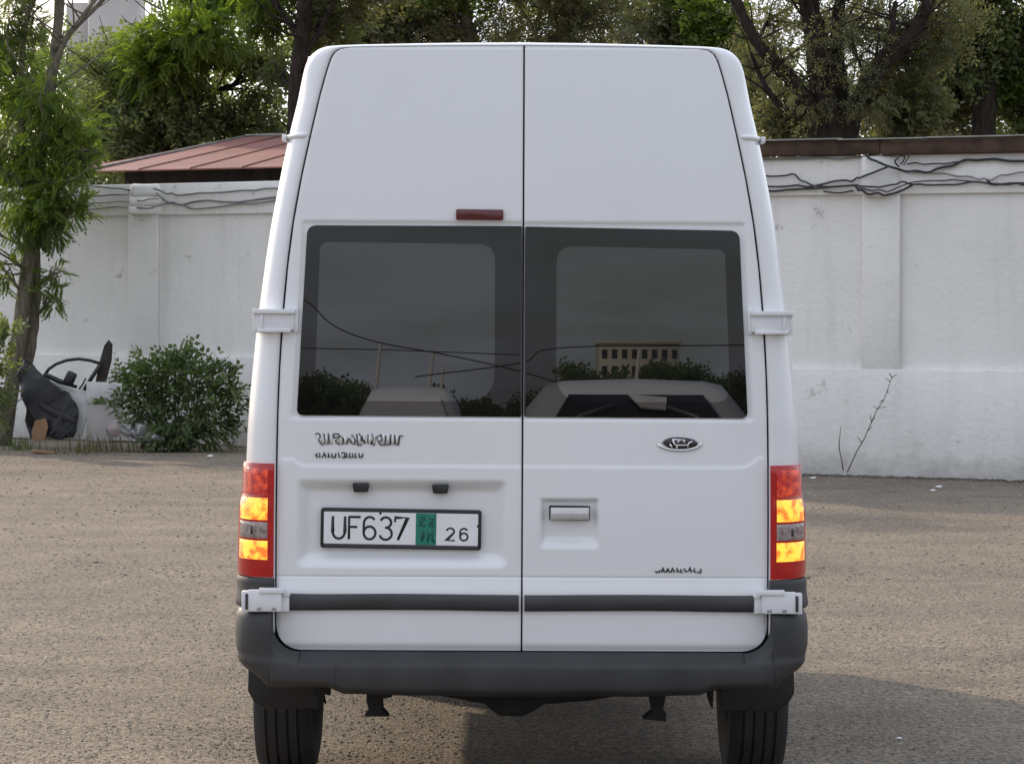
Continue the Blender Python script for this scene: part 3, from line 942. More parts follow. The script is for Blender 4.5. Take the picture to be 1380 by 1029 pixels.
# window panes: tinted glass inside a black printed border, in one plane
def pane(sgn, outer, r_out, inner, r_in, door):
    lift = lambda x, z: float(lean(z)) + 0.0005
    po = rounded([(px(a), pz(b)) for a, b in outer], [r / 391 for r in r_out], 8)
    pi_ = rounded([(px(a), pz(b)) for a, b in inner], [r / 391 for r in r_in], 8)
    n = len(po)
    bm = bmesh.new()
    vo = [bm.verts.new((x, lift(x, z), z)) for x, z in po]
    vi = [bm.verts.new((x, lift(x, z), z)) for x, z in pi_]
    vb = [bm.verts.new((x, lift(x, z) + 0.006, z)) for x, z in po]
    for i in range(n):
        j = (i + 1) % n
        bm.faces.new((vo[i], vo[j], vi[j], vi[i]))
        bm.faces.new((vo[j], vo[i], vb[i], vb[j]))
    o = obj('window_border', from_bm('window_border', bm), M['frit'], door)
    bm = bmesh.new()
    bm.faces.new([bm.verts.new((x, lift(x, z), z)) for x, z in pi_])
    o2 = obj('window_pane', from_bm('window_pane', bm), M['tint'], door)
pane(-1, WIN[-1], [14, 2, 2, 9], [(431, 327), (667, 329), (667, 541), (424, 541)], [12, 24, 40, 22], door_l)
pane(1, WIN[1], [2, 14, 9, 2], [(750, 331), (977, 335), (985, 541), (750, 541)], [24, 12, 22, 40], door_r)
for sgn, xx, dr in ((-1, 702.4, door_l), (1, 708.2, door_r)):
    tubes('seal_strip', [([(px(xx), float(lean(pz(q))) - 0.001, pz(q)) for q in np.linspace(306, 560, 8)], 0.0030)], M['mould'], dr, 8)

# waist moulding on both doors
def mould(x0, x1, dr):
    n = 40
    prof = [(800.5, -0.012), (801.5, -0.017), (805, -0.0205), (812, -0.0215), (818, -0.019), (821.5, -0.015), (822.5, -0.008), (823, 0.004)]
    P = np.zeros((len(prof) + 1, n, 3))
    xs = np.linspace(x0, x1, n)
    P[0] = np.stack([px(xs), np.full(n, 0.004), np.full(n, pz(799.5))], -1)
    for i, (q, d) in enumerate(prof):
        wob = 0.0008 * np.sin(xs * 0.045 + i)
        P[i + 1] = np.stack([px(xs), d + wob, pz(q + 0.6 * np.sin(xs * 0.02))], -1)
    me = fix_normals(grid_mesh('waist_moulding', P))
    bm = bmesh.new(); bm.from_mesh(me)
    for j in (0, n - 1):
        vs = [v for v in bm.verts if abs(v.co.x - px(xs[j])) < 1e-6]
        vs.sort(key=lambda v: -v.co.z)
        if len(vs) > 2: bm.faces.new(vs)
    bmesh.ops.recalc_face_normals(bm, faces=bm.faces)
    bm.to_mesh(me); bm.free()
    autosmooth(obj('waist_moulding', me, M['mould'], dr), 60)
mould(390.5, 701.0, door_l)
mould(708.5, 1016.0, door_r)

# third brake light
pb = rounded([(px(614), pz(282)), (px(678), pz(282.5)), (px(678), pz(297)), (px(614), pz(296.5))], 2.5 / 391, 4)
yb = float(lean(pz(290)))
prism('high_brake_light', pb, yb - 0.014, yb + 0.02, M['red_lens_dark'], door_l, r=0.003)

# handle in its pocket, over a dark block painting the shade around it
hd = 0.022
prism('handle_gap', rounded([(px(741.5), pz(681)), (px(796.5), pz(681.5)), (px(796.5), pz(701)), (px(741.5), pz(700.5))], 2 / 391, 3), hd - 0.006, hd + 0.02, M['gap'], door_r)
bm = bmesh.new()
HP = [(743.5, 683.0, -0.018), (743.5, 689.5, -0.026), (743.5, 699, -0.012)]
sec = [(683.2, 0.002), (683.6, -0.016), (684.8, -0.020), (690.0, -0.0255), (691.0, -0.0255), (698.2, -0.016), (699.3, -0.012), (699.6, 0.002)]
xs = [743.3, 744.2, 746.5, 749.5, 789, 792.5, 794.2, 795.0]
PP = np.zeros((len(sec), len(xs), 3))
for i, (q, d) in enumerate(sec):
    for j, x in enumerate(xs):
        k = min(1.0, (0.55 if j in (0, 7) else 0.85 if j in (1, 6) else 1.0))
        PP[i, j] = (px(x), d * k if d < 0 else d, pz(q))
hm = fix_normals(grid_mesh('door_handle', PP))
autosmooth(obj('door_handle', hm, M['handle'], door_r), 30)

# number plate
plate = obj('number_plate', mesh('e', [], []), None, van) if False else None
TILT = R(-0.75); pc = (px(541.5), pz(714.5))
def pl(a, b):
    dx, dz = px(a) - pc[0], pz(b) - pc[1]
    return (pc[0] + dx * math.cos(TILT) - dz * math.sin(TILT), pc[1] + dx * math.sin(TILT) + dz * math.cos(TILT))
yF = 0.0105
frame_o = rounded([pl(433, 686.5), pl(650, 686.5), pl(650, 740.5), pl(433, 740.5)], 4.5 / 391, 5)
plate = prism('number_plate', frame_o, yF, 0.036, M['black'], van, r=0.0025)
tag(plate, 'black framed number plate reading UF637 26 with a green band')
sheet = prism('plate_sheet', rounded([pl(437.5, 691.5), pl(645.5, 691.5), pl(645.5, 734.5), pl(437.5, 734.5)], 1.5 / 391, 3), yF - 0.0012, yF + 0.004, M['plate'], plate)
prism('frame_lip', [pl(437, 734.8), pl(646.5, 734.8), pl(645.5, 739.6), pl(437.5, 739.6)], yF - 0.004, yF + 0.003, M['mould'], plate, r=0.001)
prism('green_band', [pl(561.5, 691.8), pl(589.3, 691.8), pl(589.3, 734.3), pl(561.5, 734.3)], yF - 0.0018, yF + 0.002, M['plate_green'], plate)
def arc(cx, cy, rx, ry, a0, a1, n=12):
    return [(cx + rx * math.cos(R(a)), cy - ry * math.sin(R(a))) for a in np.linspace(a0, a1, n)]
def strokes(name, lines, w, mt, parent, y, ry=0.0012, tf=pl, sides=8):
    paths = []
    for ln in lines:
        paths.append(([(tf(a, b)[0], y, tf(a, b)[1]) for a, b in ln], w / 391 / 2))
    return tubes(name, paths, mt, parent, sides, flat=((0, -1, 0), ry))
UF = [
    [(449.5, 697.5), (449.5, 718)] + arc(457.7, 718, 8.2, 9.6, 180, 360, 14) + [(466, 718), (466, 697.5)],
    [(471.5, 728.3), (471.5, 697.6)], [(471.5, 698.2), (487, 698.2)], [(471.5, 711.6), (482.5, 711.6)],
    arc(499.3, 706.5, 7.8, 8.6, 35, 180, 12) + [(491.4, 712), (491.4, 719)] + arc(499.3, 719.3, 7.9, 8.6, 180, 540, 28),
    arc(521, 705.0, 7.2, 7.0, 160, -80, 18) + [(520, 712)] , arc(521, 720.0, 8.2, 8.1, 85, -165, 18),
    [(533.5, 704), (533.5, 698.2), (550.5, 698.2), (537.5, 728.3)],
]
strokes('lettering', UF, 3.4, M['ink'], plate, yF - 0.0013)
T26 = [
    arc(608.2, 715.6, 5.2, 4.4, 165, -20, 12) + [(603.2, 727.6), (614.2, 727.6)],
    arc(626.6, 716.0, 5.0, 4.6, 30, 180, 10) + [(621.5, 722.5)] + arc(626.6, 722.6, 5.1, 5.0, 180, 540, 22),
]
strokes('lettering', T26, 2.6, M['ink'], plate, yF - 0.0013)
rg = random.Random(5)
gl = [arc(571, 703, 4, 6, 30, 330, 10), [(567, 709), (574, 698)], [(579, 699), (586, 699), (580, 708), (587, 709)], [(582, 703), (585, 706)],
      [(569, 717), (573, 717), (570, 730)], [(567, 724), (574, 723)], [(578, 716), (578, 730)], [(579, 722), (586, 717)], [(580, 723), (587, 731)], [(584, 715), (585, 730)]]
strokes('green_band_print', gl, 1.9, M['plate_green_dark'], plate, yF - 0.0019)
for sc_ in ([(513.5, 691.5), (513.5, 694.5)], [(644, 708), (645.5, 708)]):
    strokes('plate_screw', [sc_], 3.0, M['ink'], plate, yF - 0.0012)
# number plate lamps under the top edge of the recess
for x0, x1, q0 in ((476, 498.5, 651.5), (583, 606, 653)):
    o = prism('plate_lamp', rounded([(px(x0), pz(q0)), (px(x1), pz(q0)), (px(x1 - 1.5), pz(q0 + 12)), (px(x0 + 2), pz(q0 + 12))], 2 / 391, 3), -0.010, 0.03, M['black'], door_l, r=0.002)

# badges: chrome letters with dark strokes painting their shadow edges, and an oval emblem
def dflt(a, b): return (px(a), pz(b))
def door_y(sgn, a, b):
    return float(door_depth(sgn, np.array(a, float), np.array(b, float)))
def badge(name, polys_dark, polys_lite, wd, wl2, y, parent):
    strokes(name + '_face', polys_lite, wl2, M['badge_white'], parent, y - 0.001, 0.002, dflt, 6)
    strokes(name + '_edge', polys_dark, wd, M['badge_dark'], parent, y - 0.0022, 0.002, dflt, 6)
def Zm(a, b):   # zoomed badge drawing -> photo px
    return (410 + a / 8.625, 570 + b / 8.625)
dk = [[(135, 135), (175, 125), (195, 160), (175, 205), (215, 262)], [(235, 130), (250, 220), (225, 265)], [(285, 125), (300, 235), (275, 255)], [(345, 135), (350, 175), (420, 165), (370, 215), (420, 262)],
      [(345, 135), (400, 130), (460, 190), (455, 260)], [(500, 255), (525, 180), (570, 250)], [(560, 140), (605, 215), (590, 260)], [(615, 130), (630, 265), (680, 260)], [(640, 125), (680, 175), (720, 235)],
      [(690, 160), (665, 195), (720, 240)], [(750, 135), (745, 240)], [(795, 130), (815, 180), (785, 250), (830, 262)], [(830, 180), (900, 140), (920, 200), (870, 225)], [(850, 190), (900, 262), (945, 262), (955, 150)],
      [(1015, 135), (1005, 255), (960, 262)], [(1060, 140), (1065, 250), (1100, 262), (1120, 150), (1160, 155)], [(515, 205), (540, 205)], [(520, 192), (535, 192)]]
lt_ = [[(165, 150), (205, 240)], [(265, 140), (265, 250)], [(320, 140), (320, 255)], [(375, 150), (395, 195), (385, 250)], [(430, 150), (440, 250)], [(480, 150), (490, 250)], [(525, 150), (535, 240)], [(580, 170), (575, 250)],
       [(645, 150), (650, 250)], [(700, 145), (700, 250)], [(770, 145), (765, 250)], [(815, 145), (820, 250)], [(880, 150), (880, 250)], [(925, 145), (930, 250)], [(985, 145), (980, 250)], [(1035, 145), (1035, 255)], [(1085, 145), (1085, 245)]]
badge('name_badge', [[Zm(*p) for p in l] for l in dk], [[Zm(*p) for p in l] for l in lt_], 1.5, 4.6, door_y(-1, 480, 592), door_l)
dk2 = [[(165, 355), (138, 380), (165, 408)], [(185, 350), (190, 408)], [(215, 408), (240, 355), (262, 408)], [(285, 350), (298, 410)], [(335, 360), (325, 385), (345, 410), (370, 405), (375, 355)], [(405, 345), (415, 410)], [(440, 350), (475, 350), (485, 408), (450, 408)],
       [(500, 350), (505, 408)], [(535, 350), (540, 408), (575, 400)], [(575, 355), (570, 405)], [(600, 350), (600, 408), (625, 400)], [(640, 355), (655, 408), (685, 400), (688, 352)]]
lt2 = [[(175, 355), (172, 405)], [(228, 365), (225, 405)], [(270, 355), (275, 405)], [(310, 355), (312, 405)], [(355, 360), (352, 400)], [(425, 355), (430, 405)], [(465, 360), (462, 400)], [(520, 355), (522, 405)], [(590, 355), (588, 405)], [(665, 358), (665, 400)]]
badge('sub_badge', [[Zm(*p) for p in l] for l in dk2], [[Zm(*p) for p in l] for l in lt2], 1.5, 3.0, door_y(-1, 458, 614), door_l)
def Zr(a, b): return (860 + a / 11.5, 740 + b / 11.5)
dk3 = [[(285, 318), (300, 345), (345, 335), (360, 305)], [(375, 345), (405, 280), (425, 345)], [(450, 345), (480, 285), (505, 345)], [(525, 345), (550, 280), (580, 340)], [(615, 270), (640, 345)], [(680, 290), (670, 330), (700, 345)],
       [(725, 280), (770, 340)], [(790, 330), (820, 270), (845, 340)], [(895, 275), (880, 315), (920, 345)], [(990, 280), (990, 345), (940, 345)]]
lt3 = [[(330, 300), (325, 330)], [(440, 290), (440, 330)], [(515, 295), (510, 335)], [(600, 285), (600, 335)], [(655, 280), (655, 335)], [(705, 275), (715, 335)], [(785, 285), (790, 335)], [(865, 280), (860, 335)], [(950, 290), (945, 335)]]
badge('model_badge', [[Zr(*p) for p in l] for l in dk3], [[Zr(*p) for p in l] for l in lt3], 1.8, 2.2, door_y(1, 915, 768), door_r)
# oval emblem
def Ze(a, b): return (860 + a / 11.5, 570 + b / 11.5)
ye = door_y(1, 918, 598)
ov = [Ze(380, 290), Ze(430, 240), Ze(520, 210), Ze(640, 203), Ze(770, 215), Ze(870, 240), Ze(925, 280), Ze(930, 315), Ze(880, 350), Ze(790, 380), Ze(660, 392), Ze(540, 388), Ze(450, 350)]
prism('emblem', [dflt(*p) for p in ov], ye - 0.006, ye + 0.004, M['badge_dark'], door_r, r=0.0015)
strokes('emblem_chrome', [[Ze(*p) for p in l] for l in [
    [(315, 312), (400, 365), (500, 395), (640, 408), (780, 400), (900, 370), (965, 330), (990, 290)]]], 3.4, M['chrome'], door_r, ye - 0.004, 0.004, dflt, 8)
strokes('emblem_chrome', [[Ze(*p) for p in l] for l in [
    [(540, 240), (640, 245), (735, 250)], [(545, 245), (570, 310), (600, 330), (780, 325)], [(850, 270), (800, 290), (780, 325), (775, 375)], [(500, 310), (545, 380)], [(640, 255), (620, 300)], [(605, 345), (615, 385)], [(725, 255), (720, 295)]]],
    2.3, M['chrome'], door_r, ye - 0.0075, 0.002, dflt, 6)

# tail lights: a red wrap-round shell with separate lens blocks
def corner_patch(name, sgn, y0, y1, t0, t1, off, mt, parent, ny=14, nt=14, edge=0.006, mod=None):
    ysv = np.linspace(y0, y1, ny); tv = np.linspace(t0, t1, nt)
    P = np.zeros((ny + 2, nt + 2, 3))
    for i in range(ny + 2):
        for j in range(nt + 2):
            ii, jj = min(max(i - 1, 0), ny - 1), min(max(j - 1, 0), nt - 1)
            o_ = off if (0 < i < ny + 1 and 0 < j < nt + 1) else -0.004
            if o_ == off:
                e = min(ii, ny - 1 - ii, jj, nt - 1 - jj)
                if e == 0: o_ = off - edge * 0.6
            if mod and o_ > 0: o_ += mod(ysv[ii], tv[jj])
            P[i, j] = corner_pt(sgn, ysv[ii], tv[jj], o_)
    me = fix_normals(grid_mesh(name, P))
    bmf = me
    o = obj(name, me, mt, parent)
    autosmooth(o, 40)
    return o
def th_of(y, xpx):   # corner angle at which the corner stands at photo half-width xpx
    g, s = gw(y), sw(y)
    return math.asin(max(0.0, min(1.0, (xpx - g) / (s - g))))
for sgn in (-1, 1):
    bulge = lambda y, t: 0.010 * float(sstep(664, 690, np.array(y))) * math.sin(t)
    hl = corner_patch('tail_light', sgn, 625.5, 778.5, R(1), R(88), 0.012, M['red_lens'], van, 30, 22, 0.006, bulge)
    tag(hl, ('left' if sgn < 0 else 'right') + ' tail light with two lit amber blocks')
    a0 = 341.5
    for nm, y0, y1, mt in (('upper_lens', 632, 668, 'lamp_red'), ('turn_lamp', 672, 701.5, 'lamp_amber'), ('reverse_lamp', 704.5, 726.5, 'clear_lens'), ('brake_lamp', 729.5, 755, 'lamp_amber')):
        corner_patch(nm, sgn, y0, y1, th_of(y0, a0), R(64), 0.0155, M[mt], hl, 10, 10, 0.004, bulge)
    # small bulb behind the clear lens
    c = corner_pt(sgn, 716, th_of(716, 358), 0.017)
    bevel_box('reverse_bulb', c, (0.022, 0.006, 0.026), M['mould'], hl, 0.002, 1)

# hinges
def hinge_upper(sgn, dr):
    s = sgn
    def b(nm, x0, x1, q0, q1, d0, d1, mt='hinge', r=0.003):
        xa, xb = px(705 + s * x0), px(705 + s * x1)
        z0, z1 = pz(q0), pz(q1)
        yo = float(lean((z0 + z1) / 2))
        bevel_box(nm, ((xa + xb) / 2, yo + (d0 + d1) / 2, (z0 + z1) / 2), (abs(xb - xa), abs(d1 - d0), abs(z0 - z1)), M[mt], dr, r, 2)
    b('hinge_leaf', 308, 359, 420.5, 446, -0.020, 0.02)
    b('hinge_lip', 306, 364, 417.5, 424, -0.034, 0.01, r=0.0025)
    b('hinge_lip', 312, 357, 444, 449, -0.030, 0.01, r=0.002)
    b('hinge_arm', 355, 363.5, 421, 449.5, -0.012, 0.12, r=0.003)
    b('hinge_pin', 350, 353.5, 424.5, 443.5, -0.028, -0.012, r=0.001)
    b('hinge_base', 303, 309, 415, 449, -0.012, 0.015, r=0.0025)
def hinge_lower(sgn, dr):
    s = sgn
    def b(nm, x0, x1, q0, q1, d0, d1, mt='hinge', r=0.003):
        xa, xb = px(705 + s * x0), px(705 + s * x1)
        z0, z1 = pz(q0), pz(q1)
        bevel_box(nm, ((xa + xb) / 2, (d0 + d1) / 2, (z0 + z1) / 2), (abs(xb - xa), abs(d1 - d0), abs(z0 - z1)), M[mt], dr, r, 2)
    b('hinge_leaf', 322, 367, 794, 823, -0.052, -0.030)
    b('hinge_lip', 318, 352, 791.5, 798, -0.060, -0.028, r=0.002)
    b('hinge_arm', 361, 376, 796, 823.5, -0.046, -0.004, r=0.002)
    b('hinge_strap', 312.5, 325, 797, 824, -0.032, 0.0, r=0.003)
    b('hinge_pin', 367.5, 370.5, 799, 820, -0.055, -0.044, 'mould', r=0.001)
    b('hinge_lip', 311, 321, 797, 802.5, -0.040, -0.02, r=0.0015)
    for xx in (332, 352):
        b('hinge_bolt', xx - 3, xx + 3, 817, 821, -0.0545, -0.045, 'steel', r=0.001)
for sgn, dr in ((-1, door_l), (1, door_r)):
    hinge_upper(sgn, dr); hinge_lower(sgn, dr)
# roof seam ribs at the corners
for sgn in (-1, 1):
    pts = [corner_pt(sgn, 183, t, 0.002) for t in np.linspace(R(6), R(88), 12)]
    pts += [Vector((sgn * (sw(183) / 391 + 0.004), yv, pz(183))) for yv in np.linspace(0.2, 3.2, 5)]
    tubes('roof_seam', [(pts, [0.005] + [0.009] * (len(pts) - 1))], M['paint'], van, 10)
    bevel_box('seam_clip', Vector((sgn * (sw(183) / 391 + 0.010), 0.13, pz(184.5))), (0.016, 0.06, 0.024), M['hinge'], van, 0.004, 2)

# bumper
def bumper_top(ax):
    y = 877.5
    if ax <= 299: return pz(y)
    if ax < 336: return pz(843.5 + math.sqrt(max(0, 36.5 ** 2 - (ax - 299) ** 2)) - 2.5)
    return pz(822)
YB = -0.075
path = []
for ax in np.concatenate([np.linspace(0, 244, 44), np.linspace(245, 255, 11), np.linspace(258, 298, 12)]):
    path.append((ax / 391, YB, bumper_top(ax), 0, -1))
xa = 322 / 391; xr = 388 / 391 - xa; yr = 0.17
for ax in np.concatenate([np.linspace(299, 336, 34), np.linspace(336.5, 374, 16), 388 - 14 * (1 - np.sin(np.linspace(0.05, math.pi / 2, 10)))]):
    th = math.asin(max(0.0, min(1.0, (ax / 391 - xa) / xr)))
    nx, ny = math.sin(th) / xr, -math.cos(th) / yr
    nx *= float(sstep(332, 360, np.array(ax)))
    q = math.hypot(nx, ny)
    path.append((ax / 391, YB + yr * (1 - math.cos(th)), bumper_top(ax), nx / q, ny / q))
for yv in (0.15, 0.24, 0.34, 0.42):
    path.append((388 / 391, yv, pz(822), 1, 0))
def bumper_mesh(sgn):
    n = len(path); vs = np.concatenate([np.linspace(0, 0.12, 6), np.linspace(0.16, 0.8, 16), np.linspace(0.84, 1.0, 8)])
    P = np.zeros((n, len(vs) + 2, 3))
    for i, (x, y, zt, nx, ny) in enumerate(path):
        ax = x * 391
        zb = pz(933.5) if ax < 235 else pz(933.5 - 9.5 * float(sstep(235, 262, np.array(ax))))
        if ax < 235: zb -= 0.006 * math.cos(ax / 235 * math.pi / 2) + 0.0012 * math.sin(ax * 0.05)
        if ax > 330: zb += 0.030 * float(sstep(335, 386, np.array(ax))) + (0.03 if y > 0.05 else 0) * min(1, (y - 0.05) / 0.2)
        for j in range(len(vs) + 2):
            v = vs[min(max(j - 1, 0), len(vs) - 1)]
            z = zt + (zb - zt) * v
            h = zt - z
            off = -(0.024 - 0.016 * float(sstep(330, 372, np.array(ax)))) * math.exp(-h / 0.012)
            if ax < 299:                       # sloped step tread
                off += -0.040 * float(sstep(0.045, 0.0, np.array(h)))
            else:
                off += -(0.018 - 0.013 * float(sstep(330, 372, np.array(ax)))) * math.exp(-h / 0.02)
            cap = float(sstep(246, 252, np.array(ax))) * float(sstep(pz(882), pz(890), np.array(z)))
            off += 0.007 * cap
            off += 0.004 * math.sin((h) * 20)
            off -= 0.030 * max(0, (v - 0.8) / 0.2) ** 2
            off -= (0.006 + 0.034 * float(sstep(330, 382, np.array(ax)))) * max(0.0, (v - 0.5) / 0.5) ** 2.0
            if j == 0: off -= 0.05
            if j == len(vs) + 1: off -= 0.06
            P[i, j] = (sgn * (x + nx * off), y + ny * off if (nx or ny) else y, z)
            if j == 0: P[i, j, 2] -= 0.004
    return P
PB = np.concatenate([bumper_mesh(-1)[::-1], bumper_mesh(1)[1:]], 0)
bump_o = obj('rear_bumper', fix_normals(grid_mesh('rear_bumper', PB)), M['plastic'], van)
autosmooth(bump_o, 50)
for sgn in (-1, 1):
    corner_patch('bumper_corner', sgn, 780, 820.5, R(0), R(89), 0.017, M['plastic'], bump_o, 12, 16, 0.008, lambda y, t: 0.007 * math.sin(t) + 0.006 * float(sstep(795, 818, np.array(y))))

# underbody, mud flaps, spring hangers, exhaust
for sgn in (-1, 1):
    poly = [(sgn * 0.965, 0.52), (sgn * 0.970, 0.29), (sgn * 0.945, 0.245), (sgn * 0.915, 0.226), (sgn * 0.715, 0.226), (sgn * 0.700, 0.40), (sgn * 0.70, 0.52)]
    prism('mud_flap', poly, 0.26, 0.30, M['black'], van, r=0.008)
bevel_box('floor_pan', (0, 2.30, 0.475), (1.84, 4.3, 0.05), M['under'], van, 0.01, 1)
def Uz(q, y_=0.25): return CAMH - (q - HY) / FPX * (CAMD + y_) - VAN_Z
def Ux(p, y_=0.25): return (p - CX) / FPX * (CAMD + y_) + CAMX
def up(poly, y_=0.25): return [(Ux(a, y_), Uz(b, y_)) for a, b in poly]
prism('spare_wheel_carrier', up([(545, 905), (560, 931), (600, 938), (632, 944), (655, 949), (664, 957), (676, 965), (706, 966), (722, 957), (736, 949), (790, 945), (840, 937), (870, 928), (880, 905)]), 0.25, 0.95, M['under'], van, r=0.02)
for pts in ([(497, 905), (496, 945), (499, 958), (493, 966), (526, 966), (518, 957), (517, 942), (530, 940), (530, 930), (517, 928), (517, 905)],
            [(876, 905), (877, 938), (881, 958), (869, 968), (900, 971), (901, 962), (896, 955), (900, 935), (899, 905)]):
    prism('spring_hanger', up(pts), 0.25, 0.33, M['under'], van, r=0.004)
for pts in ([(426, 900), (428, 940), (436, 945), (441, 950), (438, 936), (447, 938), (447, 900)], [(953, 905), (956, 938), (960, 950), (963, 955), (965, 905)]):
    prism('tow_bracket', up(pts), 0.25, 0.30, M['under'], van, r=0.003)
tubes('exhaust', [([(-0.35, 0.9, 0.36), (-0.35, 2.2, 0.34), (-0.2, 3.2, 0.36)], 0.035)], M['under'], van, 10)
tubes('rear_axle', [([(q_, 0.86, 0.345 - VAN_Z) for q_ in (-0.85, -0.2, 0, 0.2, 0.85)], [0.04, 0.04, 0.12, 0.04, 0.04])], M['under'], van, 12)
# wheels
def wheel(xc, yc, sgn):
    w2, Rr = 0.107, 0.345 - VAN_Z
    prof = [(-w2 * 0.78, 0.20), (-w2 * 0.98, 0.235), (-w2 * 1.04, 0.29), (-w2 * 0.98, 0.322), (-w2 * 0.80, 0.340)]
    gx = [-0.058, -0.020, 0.020, 0.058]
    for g in gx:
        prof += [(g - 0.0055, 0.3455), (g - 0.0045, 0.3365), (g + 0.0045, 0.3365), (g + 0.0055, 0.3455)]
    prof += [(w2 * 0.80, 0.340), (w2 * 0.98, 0.322), (w2 * 1.04, 0.29), (w2 * 0.98, 0.235), (w2 * 0.78, 0.20)]
    wh = lathe('wheel', [(-w2 * 0.78, 0.205), (-0.03, 0.19), (0.02 * sgn, 0.17), (0.03 * sgn, 0.08), (0.05 * sgn, 0.06), (0.05 * sgn, 0.001)] if sgn > 0 else
               [(w2 * 0.78, 0.205), (0.03, 0.19), (-0.02, 0.17), (-0.03, 0.08), (-0.05, 0.06), (-0.05, 0.001)], (xc, yc, Rr), M['steel'], van, 32)
    lathe('tyre', prof, (xc, yc, Rr), M['rubber'], wh, 64)
for xc, sgn in ((-0.872, -1), (0.872, 1)):
    wheel(xc, 0.86, sgn); wheel(xc * 0.985, 3.72, sgn)
# cab glass and mirrors
prism('windscreen', [(-0.78, 1.32), (0.78, 1.32), (0.70, 2.08), (-0.70, 2.08)], 3.62, 3.63, M['glass'], van, yfun=lambda x, z: 0.425 - (z - 1.32) * 0.61)
for sgn in (-1, 1):
    o = tubes('door_mirror', [([(sgn * 0.95, 3.55, 1.35), (sgn * 1.08, 3.52, 1.40)], 0.025)], M['black'], van, 8)
    bevel_box('mirror_head', (sgn * 1.12, 3.50, 1.46), (0.19, 0.09, 0.30), M['black'], o, 0.03, 3)

van.location.z = VAN_Z

# ------------------------------------------------------------------ foliage machinery
def leaf_template(kind):
    """leaflets in a unit spray along +X; returns (k, 4, 3)"""
    Q = []
    if kind == 'feather':
        for i in range(8):
            t = 0.18 + 0.82 * i / 8
            ln = 0.30 * (1 - 0.45 * abs(t - 0.5))
            for s in (-1, 1):
                b = np.array([t, 0, -0.28 * t * t]); d = np.array([0.45, s * 0.9, -0.22]); d /= np.linalg.norm(d)
                wv = np.array([0.9, -s * 0.4, 0]) * 0.065
                Q.append([b, b + d * ln * 0.5 + wv, b + d * ln, b + d * ln * 0.5 - wv])
        b = np.array([1.0, 0, -0.28]); Q.append([b, b + [0.1, 0.06, -0.05], b + [0.24, 0, -0.12], b + [0.1, -0.06, -0.05]])
    elif kind == 'broad':
        for i in range(7):
            t = 0.1 + 0.9 * i / 6
            a = i * 2.4
            d = np.array([0.5, math.cos(a), 0.6 * math.sin(a)]); d /= np.linalg.norm(d)
            b = np.array([t, 0, -0.15 * t * t]); ln = 0.42
            side = np.cross(d, [0.2, 0.1, 1.0]); side /= np.linalg.norm(side)
            Q.append([b, b + d * ln * 0.45 + side * 0.13, b + d * ln + np.array([0, 0, -0.06]), b + d * ln * 0.45 - side * 0.13])
    else:   # fine: thin needles and tiny leaves
        for i in range(12):
            t = 0.05 + 0.95 * i / 11
            a = i * 2.4
            d = np.array([0.6, math.cos(a), math.sin(a)]); d /= np.linalg.norm(d)
            b = np.array([t, 0, -0.2 * t * t]); ln = 0.26
            side = np.cross(d, [0.3, 0.2, 1.0]); side /= np.linalg.norm(side)
            Q.append([b, b + d * ln * 0.5 + side * 0.045, b + d * ln, b + d * ln * 0.5 - side * 0.045])
    return np.array(Q, float)
TEMPL = {k: leaf_template(k) for k in ('feather', 'broad', 'fine')}

def sprays(name, pos, dirs, size, kind, mt, parent=None):
    T = TEMPL[kind]
    k = len(T)
    n = len(pos)
    d = dirs / np.maximum(np.linalg.norm(dirs, axis=1, keepdims=True), 1e-6)
    up = np.tile(np.array([0, 0, 1.0]), (n, 1)) + rng.normal(0, 0.45, (n, 3))
    y = np.cross(up, d); y /= np.maximum(np.linalg.norm(y, axis=1, keepdims=True), 1e-6)
    z = np.cross(d, y)
    Rm = np.stack([d, y, z], -1)                          # n,3,3 columns
    V = np.einsum('nij,kj->nki', Rm, T.reshape(-1, 3)) * size[:, None, None] + pos[:, None, :]
    F = np.arange(n * k * 4).reshape(-1, 4)
    return obj(name, fast_mesh(name, V.reshape(-1, 3), F), mt, parent)

def wobble(a, b, n, amp, r_):
    a, b = Vector(a), Vector(b)
    pts = []
    L_ = (b - a).length
    off = Vector((0, 0, 0))
    for i in range(n + 1):
        u = i / n
        off = off + Vector((r_.uniform(-1, 1), r_.uniform(-1, 1), r_.uniform(-0.6, 0.6))) * amp * L_ / n
        pts.append(a.lerp(b, u) + off * (math.sin(math.pi * min(1, u * 1.0)) if True else 1))
    return pts

